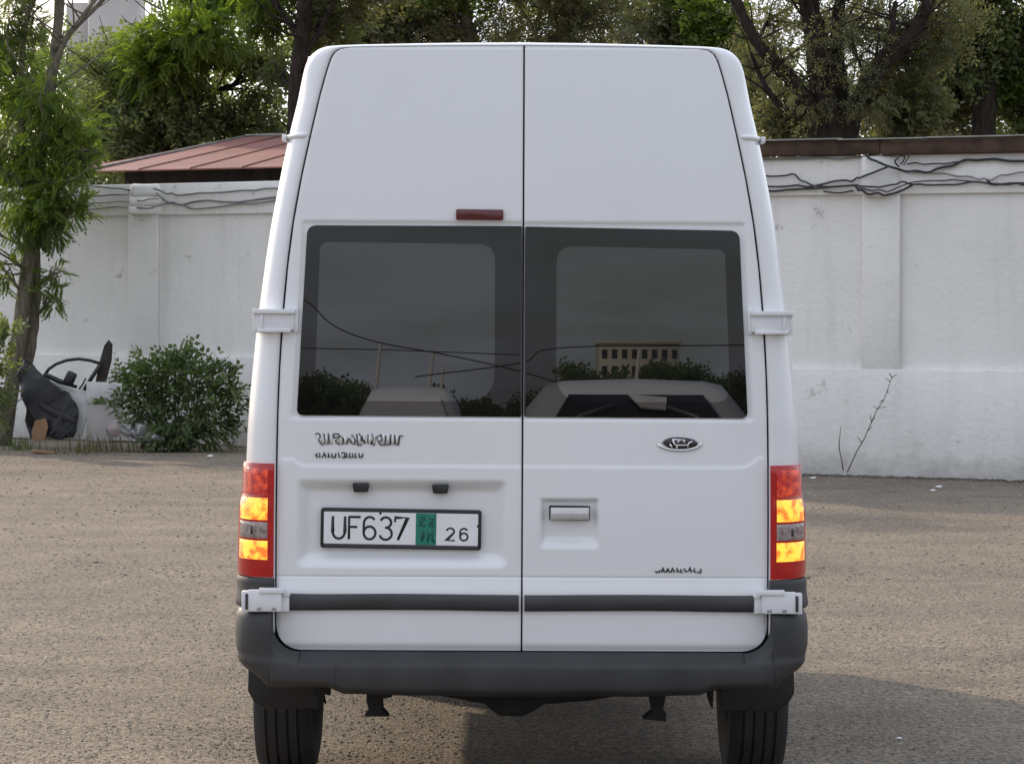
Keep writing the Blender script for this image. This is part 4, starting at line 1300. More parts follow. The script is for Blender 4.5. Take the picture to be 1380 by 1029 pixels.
def tree(name, label, trunks, lobes, bark, group=None, seed=1, cat='tree'):
    """trunks: list of (points, r0, r1). lobes: (centre, radii, n_sprays, size, kind, material, trunk index)"""
    r_ = random.Random(seed)
    base = trunks[0][0][0]
    root = thing(name, label, cat, tuple(base), group)
    paths = []
    for pts, r0, r1 in trunks:
        c = catmull([tuple(p) for p in pts], max(8, len(pts) * 5))
        rr = np.linspace(r0, r1, len(c)) * (1 + 0.06 * rng.normal(size=len(c)))
        paths.append(([Vector(q) for q in c], list(rr)))
    for pts, rr in list(paths):
        for k in range(int(5 + 16 * min(1.0, rr[0] / 0.2))):
            i = r_.randint(len(pts) // 3, len(pts) - 2)
            ln = r_.uniform(0.4, 1.3)
            e = pts[i] + Vector((r_.uniform(-1, 1), r_.uniform(-1, 0.4), r_.uniform(0.0, 1.2))) * ln
            paths.append((wobble(pts[i], e, 6, 0.28, r_), list(np.linspace(min(0.022, rr[i] * 0.4), 0.004, 7))))
    groups = {}
    for c, rad, n, size, kind, mt, ti in lobes:
        c = Vector(c); tp, tr = paths[ti] if ti < len(paths) else paths[0]
        # limb from the nearest trunk point below the lobe
        cand = [(i, (p - c).length + (2.5 * max(0, p.z - c.z))) for i, p in enumerate(tp)]
        i0 = min(cand, key=lambda q: q[1])[0]
        i0 = max(1, i0 - 2)
        limb = wobble(tp[i0], c, 6, 0.12, r_)
        rl = max(0.012, min(tr[i0] * 0.55, 0.02 + 0.02 * (limb[0] - limb[-1]).length))
        paths.append((limb, list(np.linspace(rl, rl * 0.45, 7))))
        tips = []
        nb = 9
        for k in range(nb):
            v = Vector((r_.gauss(0, 1), r_.gauss(0, 1), r_.gauss(0, 1))); v.normalize()
            e = c + Vector((v.x * rad[0], v.y * rad[1], v.z * rad[2])) * r_.uniform(0.55, 0.95)
            s0 = limb[r_.randint(3, 6)]
            tw = wobble(s0, e, 5, 0.16, r_)
            paths.append((tw, list(np.linspace(rl * 0.42, 0.006, 6))))
            for p in tw[2:]:
                tips.append(p)
        tips = np.array([tuple(p) for p in tips])
        m1 = int(n * 0.62)
        base_p = tips[rng.integers(0, len(tips), m1)] + rng.normal(0, 1, (m1, 3)) * np.array(rad) * 0.17
        q = rng.normal(0, 1, (n - m1, 3)); q /= np.linalg.norm(q, axis=1, keepdims=True)
        q = q * (rng.random((n - m1, 1)) ** 0.45) * np.array(rad)
        pos = np.vstack([base_p, q + np.array(tuple(c))])
        dirs = (pos - np.array(tuple(c))) / np.array(rad) + rng.normal(0, 0.55, pos.shape) + np.array([0, 0, -0.15])
        sz = size * rng.uniform(0.65, 1.25, len(pos))
        groups.setdefault((kind, mt), []).append((pos, dirs, sz))
    tubes('trunk', paths, M[bark], root, 7)
    for (kind, mt), lst in groups.items():
        sprays('crown', np.vstack([a for a, _, _ in lst]), np.vstack([b for _, b, _ in lst]), np.concatenate([c for _, _, c in lst]), kind, M[mt], root)
    return root

def lobe(p, q, d, rpx, rpy, n, size, kind, mt, ti=0, rd=None):
    """a leafy mass at photo column p, row q and distance d, its half-width and half-height in photo px"""
    s = d / FPX
    return (tuple(W(p, q, d)), (rpx * s, rd if rd else max(rpx, rpy) * s * 0.9, rpy * s), n, size, kind, mt, ti)

def foot(p, d):
    w = W(p, 500, d); return (w.x, w.y, -0.05)

# young feathery tree in front of the left wall
d1 = 33.9
tree('acacia_tree', 'young feathery green tree with two slim trunks in front of the left wall', [
    ([foot(4, d1), W(20, 500, d1), W(33, 400, d1), W(42, 310, d1), W(56, 200, d1), W(68, 110, d1), W(78, 20, d1 + 0.2), W(80, -90, d1 + 0.3)], 0.115, 0.06),
    ([W(30, 520, d1 + 0.15), W(43, 450, d1 + 0.2), W(47, 380, d1 + 0.2), W(46, 330, d1 + 0.1), W(38, 250, d1 + 0.2), W(28, 150, d1 + 0.3), W(30, 60, d1 + 0.3), W(42, 0, d1 + 0.2)], 0.10, 0.03),
    ([W(68, 110, d1), W(85, 60, d1 - 0.1), W(110, 25, d1 - 0.1), W(150, -30, d1)], 0.05, 0.02),
    ([W(72, 70, d1), W(120, 20, d1 + 0.2), W(160, -10, d1 + 0.2), W(215, 15, d1 + 0.2)], 0.04, 0.012),
], [
    lobe(35, 265, d1, 78, 62, 446, 0.203, 'feather', 'leaf_bright', 0),
    lobe(85, 250, d1 - 0.3, 40, 40, 259, 0.203, 'feather', 'leaf_bright', 0),
    lobe(40, 185, d1 + 0.2, 86, 66, 504, 0.203, 'feather', 'leaf_bright', 0),
    lobe(95, 170, d1 - 0.2, 40, 45, 259, 0.195, 'feather', 'leaf_bright', 0),
    lobe(20, 100, d1 + 0.4, 60, 60, 453, 0.195, 'feather', 'leaf_bright', 1),
    lobe(10, 30, d1 + 0.4, 50, 60, 280, 0.195, 'feather', 'leaf_dark', 1),
    lobe(75, 370, d1 - 0.1, 22, 14, 36, 0.195, 'feather', 'leaf_bright', 1),
    lobe(72, 402, d1 - 0.1, 16, 18, 32, 0.195, 'feather', 'leaf_bright', 1),
    lobe(8, 370, d1 - 0.2, 16, 30, 54, 0.187, 'feather', 'leaf_bright', 0),
    lobe(70, 310, d1 - 0.2, 26, 22, 64, 0.195, 'feather', 'leaf_bright', 0),
    lobe(112, 205, d1 - 0.4, 30, 26, 108, 0.200, 'feather', 'leaf_bright', 0),
    lobe(105, 282, d1 - 0.4, 24, 20, 64, 0.200, 'feather', 'leaf_bright', 0),
    lobe(60, 130, d1 - 0.3, 50, 36, 158, 0.200, 'feather', 'leaf_bright', 0),
    lobe(60, -70, d1 + 0.3, 90, 50, 432, 0.195, 'feather', 'leaf_bright', 0),
], 'bark_pale', 'trees around the yard', 11)

d2 = 43.0
tree('leafy_tree', 'dense dark green tree behind the red shed roof', [
    ([foot(215, d2), W(212, 300, d2), W(220, 180, d2), W(230, 90, d2), W(240, 20, d2)], 0.20, 0.07),
    ([W(220, 180, d2), W(180, 120, d2), W(140, 90, d2)], 0.08, 0.04),
    ([W(222, 170, d2), W(280, 130, d2), (W(330, 110, d2))], 0.08, 0.03),
], [
    lobe(150, 120, d2, 60, 60, 518, 0.24, 'broad', 'leaf_dark', 1),
    lobe(215, 150, d2 - 0.6, 70, 60, 633, 0.24, 'broad', 'leaf_dark', 0),
    lobe(280, 170, d2 + 0.2, 60, 50, 460, 0.24, 'broad', 'leaf_dark', 2),
    lobe(150, 190, d2 - 0.3, 60, 40, 403, 0.24, 'broad', 'leaf_dark', 1),
    lobe(215, 95, d2 - 0.9, 60, 35, 600, 0.28, 'feather', 'leaf_lime', 0),  # lime lobes paint the sunlit top of this crown
    lobe(270, 50, d2 - 0.9, 75, 32, 800, 0.28, 'feather', 'leaf_lime', 0),
    lobe(195, 60, d2 - 0.9, 30, 28, 250, 0.28, 'feather', 'leaf_lime', 0),
    lobe(335, 75, d2, 55, 25, 241, 0.24, 'broad', 'leaf_dark', 2),
    lobe(350, 170, d2 + 0.2, 45, 26, 218, 0.24, 'broad', 'leaf_dark', 2),
    lobe(345, 122, d2 + 0.4, 50, 24, 120, 0.24, 'broad', 'leaf_dark', 2),
    lobe(310, -30, d2, 110, 55, 800, 0.28, 'broad', 'leaf_lime', 0),
], 'bark_dark', 'trees around the yard', 12)

d3 = 40.0
tree('slender_tree', 'straight dark trunk rising just left of the van roof', [
    ([foot(396, d3), W(397, 300, d3), W(398, 150, d3), W(404, 60, d3), W(410, -10, d3), W(414, -120, d3)], 0.16, 0.10),
    ([W(402, 90, d3), W(425, 50, d3), W(450, 0, d3), W(465, -50, d3)], 0.05, 0.03),
    ([W(404, 60, d3), W(380, 20, d3), W(350, -20, d3)], 0.05, 0.03),
], [
    lobe(430, 20, d3 + 1.0, 60, 40, 336, 0.26, 'broad', 'leaf_dark', 1),
    lobe(470, -30, d3 + 0.6, 80, 50, 400, 0.26, 'broad', 'leaf_olive', 1),
    lobe(360, 10, d3 + 0.8, 45, 40, 330, 0.26, 'feather', 'leaf_lime', 2),
    lobe(375, 95, d3 + 1.2, 25, 20, 56, 0.24, 'broad', 'leaf_dark', 0),
], 'bark_dark', 'trees around the yard', 13)

d4 = 46.0
tree('leafy_tree', 'olive green tree crowns showing just above the middle of the van roof', [
    ([foot(640, d4), W(645, 300, d4), W(640, 150, d4), W(630, 60, d4), W(620, -20, d4)], 0.24, 0.10),
    ([W(640, 130, d4), W(560, 70, d4), W(500, 20, d4)], 0.10, 0.04),
    ([W(640, 130, d4), W(720, 70, d4), W(790, 20, d4), W(830, -20, d4)], 0.10, 0.04),
], [
    lobe(480, 50, d4, 70, 40, 560, 0.25, 'broad', 'leaf_olive', 1),
    lobe(560, 30, d4, 80, 50, 640, 0.25, 'broad', 'leaf_olive', 1),
    lobe(640, 35, d4 + 0.4, 80, 50, 560, 0.25, 'fine', 'leaf_olive', 0),
    lobe(590, -20, d4, 110, 40, 640, 0.26, 'broad', 'leaf_lime', 0),
    lobe(730, 40, d4, 80, 50, 880, 0.24, 'fine', 'leaf_olive', 2),
    lobe(810, 30, d4, 80, 55, 880, 0.24, 'fine', 'leaf_olive', 2),
    lobe(760, -25, d4, 110, 40, 640, 0.25, 'broad', 'leaf_olive', 2),
], 'bark_grey', 'trees around the yard', 14)

d5 = 44.0
tree('leafy_tree', 'mid green tree behind the right end of the van roof', [
    ([foot(920, d5), W(915, 300, d5), W(925, 150, d5), W(935, 60, d5), W(940, -10, d5)], 0.20, 0.08),
], [
    lobe(890, 40, d5, 60, 50, 640, 0.25, 'broad', 'leaf_olive', 0),
    lobe(950, 20, d5 - 0.5, 50, 40, 400, 0.26, 'broad', 'leaf_bright', 0),
    lobe(975, 55, d5 - 0.6, 32, 28, 208, 0.26, 'broad', 'leaf_lime', 0),
    lobe(1010, 130, d5, 40, 60, 336, 0.25, 'broad', 'leaf_olive', 0),
    lobe(930, -40, d5, 100, 40, 480, 0.26, 'broad', 'leaf_bright', 0),
], 'bark_dark', 'trees around the yard', 15)

d6 = 37.5
B = W(1122, 190, d6)
tree('spreading_tree', 'big dark many-branched tree behind the right wall', [
    ([foot(1122, d6), W(1122, 320, d6), W(1120, 190, d6), W(1110, 130, d6), W(1100, 70, d6), W(1088, 0, d6), W(1080, -80, d6)], 0.30, 0.12),
    ([W(1112, 240, d6), W(1100, 170, d6), W(1075, 120, d6 - 0.2), W(1045, 85, d6 - 0.3), W(1015, 50, d6 - 0.3), W(990, 0, d6 - 0.3), W(970, -50, d6)], 0.15, 0.06),
    ([W(1128, 240, d6), W(1140, 170, d6), W(1165, 120, d6 - 0.2), W(1190, 80, d6 - 0.2), W(1225, 45, d6 - 0.1), W(1250, 0, d6), W(1270, -50, d6)], 0.20, 0.07),
    ([W(1122, 230, d6), W(1128, 170, d6), W(1130, 110, d6 + 0.2), W(1125, 60, d6 + 0.3), W(1130, 0, d6 + 0.3), W(1135, -60, d6)], 0.17, 0.06),
    ([W(1150, 150, d6 - 0.2), W(1165, 100, d6 - 0.4), W(1195, 60, d6 - 0.5), W(1205, 0, d6 - 0.5)], 0.09, 0.035),
    ([W(1095, 160, d6 - 0.2), W(1060, 150, d6 - 0.4), W(1030, 115, d6 - 0.5), W(1010, 70, d6 - 0.4)], 0.07, 0.03),
    ([W(1110, 120, d6 - 0.2), W(1105, 60, d6 - 0.4), W(1098, 30, d6 - 0.4), W(1090, -10, d6 - 0.4)], 0.045, 0.025),
], [
    lobe(1040, 20, d6 + 0.6, 60, 40, 240, 0.24, 'fine', 'leaf_olive', 1),
    lobe(1010, 90, d6 + 0.8, 32, 36, 160, 0.24, 'fine', 'leaf_olive', 5),
    lobe(1045, 150, d6 + 0.6, 34, 30, 256, 0.24, 'broad', 'leaf_olive', 5),
    lobe(1100, 20, d6 + 0.9, 60, 40, 224, 0.24, 'fine', 'leaf_olive', 0),
    lobe(1165, 30, d6 + 0.8, 50, 50, 336, 0.24, 'fine', 'leaf_olive', 3),
    lobe(1215, 70, d6 + 0.5, 55, 55, 600, 0.24, 'fine', 'leaf_olive', 2),
    lobe(1220, 135, d6 + 0.6, 55, 48, 720, 0.24, 'broad', 'leaf_olive', 2),
    lobe(1265, 30, d6 + 0.4, 60, 55, 640, 0.24, 'fine', 'leaf_olive', 2),
    lobe(1140, -50, d6, 130, 40, 720, 0.25, 'fine', 'leaf_olive', 3),
    lobe(1080, 60, d6 - 0.7, 50, 45, 104, 0.20, 'fine', 'leaf_olive', 5),
    lobe(1150, 70, d6 - 0.8, 50, 50, 160, 0.20, 'fine', 'leaf_olive', 4),
    lobe(1175, 130, d6 - 0.7, 40, 40, 136, 0.20, 'fine', 'leaf_olive', 4),
    lobe(1090, 140, d6 - 0.7, 36, 34, 88, 0.20, 'fine', 'leaf_olive', 5),
], 'bark_dark', 'trees around the yard', 16)

d7 = 41.0
tree('leafy_tree', 'dark green tree with a black trunk at the far right behind the wall', [
    ([foot(1328, d7), W(1328, 320, d7), W(1324, 190, d7), W(1326, 110, d7), W(1322, 50, d7), W(1330, -30, d7)], 0.24, 0.15),
    ([W(1326, 100, d7), W(1290, 60, d7), W(1270, 20, d7)], 0.10, 0.04),
    ([W(1326, 100, d7), W(1360, 60, d7), W(1400, 30, d7)], 0.10, 0.04),
], [
    lobe(1290, 60, d7, 60, 60, 720, 0.25, 'broad', 'leaf_dark', 1),
    lobe(1280, 130, d7 + 0.6, 45, 50, 560, 0.25, 'broad', 'leaf_olive', 1),
    lobe(1350, 40, d7 + 0.3, 60, 60, 800, 0.25, 'broad', 'leaf_dark', 2),
    lobe(1365, 100, d7 + 0.3, 38, 34, 400, 0.25, 'broad', 'leaf_bright', 2),
    lobe(1375, 160, d7 + 0.6, 40, 35, 360, 0.25, 'broad', 'leaf_dark', 2),
    lobe(1330, 75, d7 + 0.8, 50, 40, 400, 0.25, 'broad', 'leaf_dark', 0),
    lobe(1430, 90, d7 + 0.6, 60, 90, 640, 0.25, 'broad', 'leaf_dark', 2),
    lobe(1340, -40, d7, 110, 50, 720, 0.25, 'broad', 'leaf_dark', 0),
], 'bark_dark', 'trees around the yard', 17)

# far wood beyond the yard, one mass
def wood(name, p0, p1, q0, q1, d, n, size, mt, label, gaps=()):
    P_ = rng.random((int(n * 1.5), 2))
    pp = p0 + P_[:, 0] * (p1 - p0)
    qt = q0 + 22 * np.sin(pp * 0.021) + 14 * np.sin(pp * 0.057 + 1) + 8 * np.sin(pp * 0.13)
    qq = qt + P_[:, 1] ** 0.8 * (q1 - qt)
    keep = np.ones(len(pp), bool)
    for gx, gy, grx, gry in gaps:
        keep &= ((pp - gx) / grx) ** 2 + ((qq - gy) / gry) ** 2 > 1 + rng.normal(0, 0.25, len(pp))
    pp, qq = pp[keep][:n], qq[keep][:n]
    dd = d + rng.uniform(-2.5, 2.5, len(pp))
    pos = np.stack([(pp - CX) / FPX * dd + CAMX, dd - CAMD, CAMH - (qq - HY) / FPX * dd], -1)
    dirs = rng.normal(0, 1, pos.shape) + np.array([0, -0.3, 0])
    o = sprays(name, pos, dirs, size * rng.uniform(0.6, 1.3, len(pos)), 'broad', M[mt])
    return tag(o, label, 'woodland', kind='stuff')
wood('far_wood', -60, 420, 30, 300, 54, 3600, 0.34, 'leaf_dark', 'far dark wood behind the left trees', [(345, 115, 48, 30), (160, 20, 45, 30), (390, 110, 25, 40)])
wood('far_wood', 400, 1020, -30, 300, 57, 4600, 0.34, 'leaf_olive', 'far olive wood behind the van roof', [(560, 40, 30, 20), (620, 15, 25, 16)])
wood('far_wood', 1000, 1450, 20, 260, 54, 3600, 0.32, 'leaf_olive', 'far olive wood behind the right trees', [(1110, 60, 60, 34), (1165, 60, 30, 25), (1040, 30, 24, 18)])

# pale tower block far behind the left trees
tw = thing('tower', 'pale concrete tower far behind the left trees', 'tower', tuple(W(160, 300, 120)))
tc_ = W(156, 0, 120)
bevel_box('shaft', (tc_.x, tc_.y, 8.5), (2.3, 2.3, 17.0), M['concrete'], tw, 0.05, 1)
bevel_box('side_wing', (tc_.x - 1.75, tc_.y + 0.8, 8.0), (1.2, 1.6, 16.0), M['concrete'], tw, 0.05, 1)
bevel_box('parapet', (tc_.x, tc_.y, 17.25), (2.6, 2.6, 0.5), M['concrete'], tw, 0.05, 1)

# ------------------------------------------------------------------ shrub, weeds, scrap along the left wall
ds = 32.6
def shrub(name, label, c, spec, mt, seed):
    root = thing(name, label, 'shrub', (c.x, c.y, 0))
    r_ = random.Random(seed)
    paths = []; pos = []; dirs = []
    for (p, q, rx, ry, n) in spec:
        tip = W(p, q, ds)
        a = Vector((c.x + r_.uniform(-0.15, 0.15), c.y + r_.uniform(-0.1, 0.1), 0.0))
        tw_ = wobble(a, tip, 5, 0.15, r_)
        paths.append((tw_, list(np.linspace(0.02, 0.006, 6))))
        s = ds / FPX
        n = int(n * 1.05)
        g = rng.normal(0, 0.5, (n, 3)) * np.array([rx * s, rx * s * 0.9, ry * s]) + np.array(tuple(tip))
        g[:, 2] = np.maximum(g[:, 2], 0.06)
        pos.append(g); dirs.append((g - np.array([c.x, c.y, 0.3])) + rng.normal(0, 0.35, g.shape))
    tubes('stem', paths, M['twig'], root, 6)
    pos, dirs = np.vstack(pos), np.vstack(dirs)
    h_ = int(len(pos) * 0.5)
    pm = rng.permutation(len(pos)); pos, dirs = pos[pm], dirs[pm]
    sprays('foliage', pos[:h_], dirs[:h_], 0.19 * rng.uniform(0.7, 1.3, h_), 'broad', M[mt], root)
    sprays('foliage', pos[h_:], dirs[h_:] + np.array([0, 0, -0.25]), 0.19 * rng.uniform(0.7, 1.3, len(pos) - h_), 'feather', M[mt], root)
    return root
cs = W(245, 608, ds)
shrub('shrub', 'leafy green shrub at the foot of the left wall beside the van', cs,
      [(205, 506, 24, 16, 46), (236, 500, 28, 16, 62), (272, 508, 28, 18, 60), (298, 526, 18, 18, 40), (188, 528, 26, 18, 50), (226, 532, 34, 22, 90), (266, 540, 36, 24, 100), (304, 556, 16, 24, 50),
       (200, 560, 32, 20, 60), (240, 570, 36, 24, 90), (280, 580, 28, 20, 64), (168, 545, 20, 10, 16), (176, 508, 16, 12, 14), (228, 590, 34, 12, 56), (250, 488, 10, 10, 12), (290, 500, 8, 8, 8)], 'leaf_shrub', 21)

def tuft(name, label, p, q, d, n, h, spread, mt, seed):
    r_ = np.random.default_rng(seed)
    c = W(p, q, d)
    V, F = [], []
    for i in range(n):
        a = r_.uniform(0, 2 * math.pi); b0 = np.array([c.x + r_.normal(0, spread), c.y + r_.normal(0, spread * 0.6), 0.0])
        hh = h * r_.uniform(0.4, 1.2); ln = np.array([math.cos(a), math.sin(a), 0]) * hh * r_.uniform(0.15, 0.7)
        w = np.array([-math.sin(a), math.cos(a), 0]) * 0.008
        k = len(V)
        V += [b0 - w, b0 + w, b0 + ln * 0.4 + [0, 0, hh * 0.65] + w * 0.7, b0 + ln * 0.4 + [0, 0, hh * 0.65] - w * 0.7, b0 + ln + [0, 0, hh * 0.95]]
        F += [(k, k + 1, k + 2, k + 3), (k + 3, k + 2, k + 4)]
    return tag(obj(name, mesh(name, V, F), M[mt]), label, 'weeds', kind='stuff')
tuft('weed_tuft', 'dry grass tuft in front of the leaning black bumper', 110, 604, 31.9, 45, 0.13, 0.26, 'leaf_dry', 31)
tuft('weed_tuft', 'pale dry weeds between the scrap and the shrub', 140, 596, 32.4, 80, 0.26, 0.26, 'leaf_dry', 32)
tuft('weed_tuft', 'small green weeds at the foot of the left tree', 30, 602, 32.8, 45, 0.18, 0.14, 'leaf_shrub', 33)
sh2 = W(-15, 600, 32.8)
shrub('shrub', 'dark green bush at the left edge beside the tree trunks', sh2, [(-8, 500, 22, 30, 60), (-12, 540, 24, 30, 80), (-20, 470, 20, 16, 40), (5, 455, 16, 10, 20)], 'leaf_dark', 22)

dj = 33.2
def JP(pts, d=dj): return [((a - CX) / FPX * d + CAMX, CAMH - (b - HY) / FPX * d) for a, b in pts]
yj = dj - CAMD
# black bumper cover leaning on the tree
bmx = bmesh.new()
outl = [(32, 487), (44, 493), (60, 507), (80, 521), (98, 533), (107, 545), (110, 562), (109, 580), (104, 591), (88, 593), (70, 590), (58, 594), (44, 590), (38, 570), (40, 552), (33, 538), (27, 520), (26, 505)]
ja = JP(outl)
scr = prism('bumper_cover', ja, yj - 0.30, yj - 0.24, M['junk_black'], None, r=0.02, yfun=lambda x, z: 0.35 * (x + 5.75) ** 2 + 0.25 * (z - 0.6) * (1 if z > 0.6 else 0.2))
def crumple(o, amp, seed, cuts=4):
    bm = bmesh.new(); bm.from_mesh(o.data)
    bmesh.ops.triangulate(bm, faces=[f for f in bm.faces if len(f.verts) > 4])
    bmesh.ops.subdivide_edges(bm, edges=[e for e in bm.edges if e.calc_length() > 0.12], cuts=cuts)
    g = random.Random(seed); ph = [g.uniform(0, 6) for _ in range(6)]
    for v in bm.verts:
        x, z = v.co.x * 7, v.co.z * 7
        v.co.y += amp * (math.sin(x + ph[0] + 1.5 * math.sin(z + ph[1])) + 0.6 * math.sin(2.3 * z + ph[2] + x) + 0.35 * math.sin(5.1 * x - 3 * z + ph[3]))
        v.co.x += amp * 0.25 * math.sin(3 * z + ph[4]); v.co.z += amp * 0.25 * math.sin(3 * x + ph[5])
    bm.to_mesh(o.data); bm.free()
    autosmooth(o, 30)
crumple(scr, 0.045, 3)
tag(scr, 'torn black car bumper cover leaning beside the tree trunk', 'bumper')
prism('bumper_lip', JP([(58, 540), (80, 552), (100, 560), (108, 566), (107, 572), (96, 570), (76, 562), (60, 552)]), yj - 0.335, yj - 0.28, M['junk_black'], scr, r=0.012, yfun=lambda x, z: 0.35 * (x + 5.75) ** 2)
# white car door with an arched window frame and mirror
cd = thing('wrecked_car', 'remains of a scrapped white car with arched window frame and mirror by the left wall', 'scrap car', tuple(W(100, 597, dj)))
prism('door_skin', JP([(58, 512), (84, 521), (108, 529), (118, 523), (120, 560), (112, 592), (62, 594), (56, 560)]), yj - 0.10, yj - 0.05, M['junk_white'], cd, r=0.012)
arcp = [W(p, q, dj - 0.08) for p, q in ((59, 510), (66, 500), (76, 493), (90, 488), (106, 486), (122, 488), (138, 493))]
tubes('window_frame', [(arcp, 0.020)], M['junk_black'], cd, 8)
tubes('window_frame', [([W(114, 528, dj - 0.08), W(124, 511, dj - 0.08), (W(136, 493, dj - 0.08))], 0.026)], M['junk_black'], cd, 8)
tubes('belt_strip', [([W(60, 507, dj - 0.11), W(80, 516, dj - 0.11), W(104, 524, dj - 0.11)], [0.03, 0.035, 0.02])], M['junk_black'], cd, 8)
bevel_box('mirror', W(95, 512, dj - 0.18), (0.13, 0.10, 0.17), M['junk_black'], cd, 0.03, 2, Matrix.Rotation(R(25), 3, 'Y'))
tubes('wiper_arm', [([W(107, 527, dj - 0.13), W(112, 520, dj - 0.13), W(116, 512, dj - 0.13)], 0.012)], M['junk_black'], cd, 6)
# second white panel
wp = prism('side_panel', JP([(120, 516), (150, 517), (172, 523), (168, 545), (150, 547), (119, 541)]), yj - 0.16, yj - 0.12, M['junk_white'], cd, r=0.012, yfun=lambda x, z: 0.10 * (x + 5.2))
prism('panel_underside', JP([(119, 542.5), (150, 548.5), (168, 547), (168, 575), (150, 596), (119, 596)]), yj - 0.13, yj - 0.09, M['concrete'], wp, r=0.008)
pk = prism('plank', JP([(130, 515), (134, 493), (141, 468), (147, 460), (152, 466), (151, 488), (144, 515), (140, 597), (132, 597)]), yj - 0.04, yj + 0.0, M['timber'], None, r=0.006)
tag(pk, 'dark pointed plank standing upright behind the scrap car door', 'plank')
# headlamp and scrap
hlm = thing('headlamp', 'round loose headlamp lying low between scrap and shrub', 'headlamp', tuple(W(154, 598, 32.3)))
hc = W(154, 580, 32.3)
lathe('lamp_bowl', [(0.06, 0.02), (0.04, 0.07), (0.0, 0.10), (-0.015, 0.105), (-0.02, 0.095)], hc, M['steel'], hlm, 24, 'Y')
lathe('lamp_lens', [(-0.012, 0.093), (-0.03, 0.06), (-0.036, 0.001)], hc, M['clear_lens'], hlm, 24, 'Y')
eg = thing('engine_scrap', 'heap of grey metal engine scrap under the shrub', 'scrap', tuple(W(185, 600, 32.5)))
for k in range(9):
    c = W(168 + k * 5.5, 588 + random.uniform(-10, 8), 32.45 + random.uniform(-0.1, 0.1))
    bevel_box('casting', c, (random.uniform(0.08, 0.2), 0.14, random.uniform(0.06, 0.16)), M['steel'], eg, 0.015, 2, Matrix.Rotation(random.uniform(0, 1), 3, 'Y') @ Matrix.Rotation(random.uniform(0, 1), 3, 'Z'))
cb = prism('cardboard', JP([(46, 570), (60, 566), (64, 578), (60, 596), (44, 597), (42, 585)], 32.7), 32.7 - CAMD - 0.02, 32.7 - CAMD + 0.01, M['cardboard'], None, r=0.004, yfun=lambda x, z: 0.3 * z)
tag(cb, 'crumpled brown cardboard sheet propped beside the tree foot', 'cardboard')
c0 = W(60, 605, 32.0)
cb2 = bevel_box('cardboard', (c0.x, c0.y, 0.02), (0.30, 0.25, 0.02), M['cardboard'], None, 0.005, 1, Matrix.Rotation(0.12, 3, 'Y'))
tag(cb2, 'flat brown cardboard piece lying on the ground by the scrap', 'cardboard')

# ------------------------------------------------------------------ cables along the walls
def on_wall(a, t, n, p0, p1, p, q, v=0.03):
    u = along(p0, p1, p)
    pos = a + t * u + n * v
    d = pos.y + CAMD
    return Vector((pos.x, pos.y, CAMH - (q - HY) / FPX * d))
def cable(pts, r, label, side, mt='cable', v=0.03, group='cables slung along the yard wall'):
    a, t, n, p0, p1 = (la, lt, ln_, LP0, LP1) if side == 'L' else (ra, rt, rn, RP0, RP1)
    P3 = [on_wall(a, t, n, p0, p1, p[0], p[1], p[2] if len(p) > 2 else v) for p in pts]
    jit = np.random.default_rng(int(abs(pts[0][1] * 7 + pts[-1][0])))
    Q3 = []
    for i, p in enumerate(P3):
        Q3.append(tuple(p))
        if i + 1 < len(P3) and len(P3) > 3:
            m_ = p.lerp(P3[i + 1], float(jit.uniform(0.35, 0.65)))
            Q3.append((m_.x, m_.y, m_.z + float(jit.normal(0, 0.010))))
    c = catmull(Q3, len(Q3) * 4)
    o = tubes('cable', [([Vector(x) for x in c], r * 0.70)], M[mt], None, 6)
    return tag(o, label, 'cable', group)
cable([(1000, 215), (1040, 213), (1085, 212), (1130, 212), (1170, 208), (1173, 206, 0.16)], 0.013, 'thin upper cable running right to the top of the pilaster', 'R', 'cable_grey')
cable([(1171, 207, 0.17), (1185, 215, 0.17), (1205, 223, 0.17), (1222, 229), (1250, 230), (1275, 222), (1300, 213), (1330, 212), (1360, 214), (1400, 214)], 0.021, 'thick black cable sagging from the pilaster top to the right', 'R')
cable([(1000, 238), (1040, 236), (1070, 233), (1085, 243), (1095, 248), (1120, 250)], 0.014, 'kinked black cable close to the van on the right wall', 'R')
cable([(1000, 252), (1040, 250), (1075, 248), (1110, 246), (1140, 241), (1152, 240), (1162, 238, 0.17), (1180, 231, 0.17), (1200, 223, 0.17)], 0.016, 'black cable climbing across the pilaster', 'R')
cable([(1000, 256), (1045, 256), (1080, 253), (1120, 250), (1153, 248, 0.06), (1160, 252, 0.17), (1163, 254, 0.17), (1175, 260, 0.17), (1195, 261, 0.17), (1210, 258, 0.17), (1230, 247)], 0.018, 'lowest black cable looping under the pilaster cap', 'R')
cable([(1153, 247, 0.06), (1159, 247, 0.17), (1170, 249, 0.17), (1190, 250, 0.17), (1212, 246, 0.17), (1228, 246), (1250, 247), (1290, 246), (1330, 244), (1360, 244), (1400, 245)], 0.014, 'black cable running level to the right edge of the wall', 'R')
cable([(1156, 250, 0.10), (1162, 251, 0.18), (1180, 255, 0.18), (1200, 256, 0.18), (1215, 250, 0.17), (1240, 242), (1270, 241), (1300, 241), (1325, 243)], 0.011, 'thin middle cable curving over the pilaster', 'R')
cable([(1222, 230), (1255, 231), (1290, 235), (1320, 239), (1335, 240), (1355, 233), (1375, 229), (1400, 228)], 0.013, 'thin cable rising to the far right of the wall', 'R', 'cable_grey')
cable([(1222, 219), (1245, 219), (1275, 218), (1300, 215)], 0.012, 'short cable just under the fascia right of the pilaster', 'R')
cable([(1214, 222, 0.12), (1210, 215, 0.17), (1216, 208, 0.17), (1222, 209, 0.12), (1216, 219, 0.12)], 0.012, 'small wire loop hooked on the right pilaster', 'R')
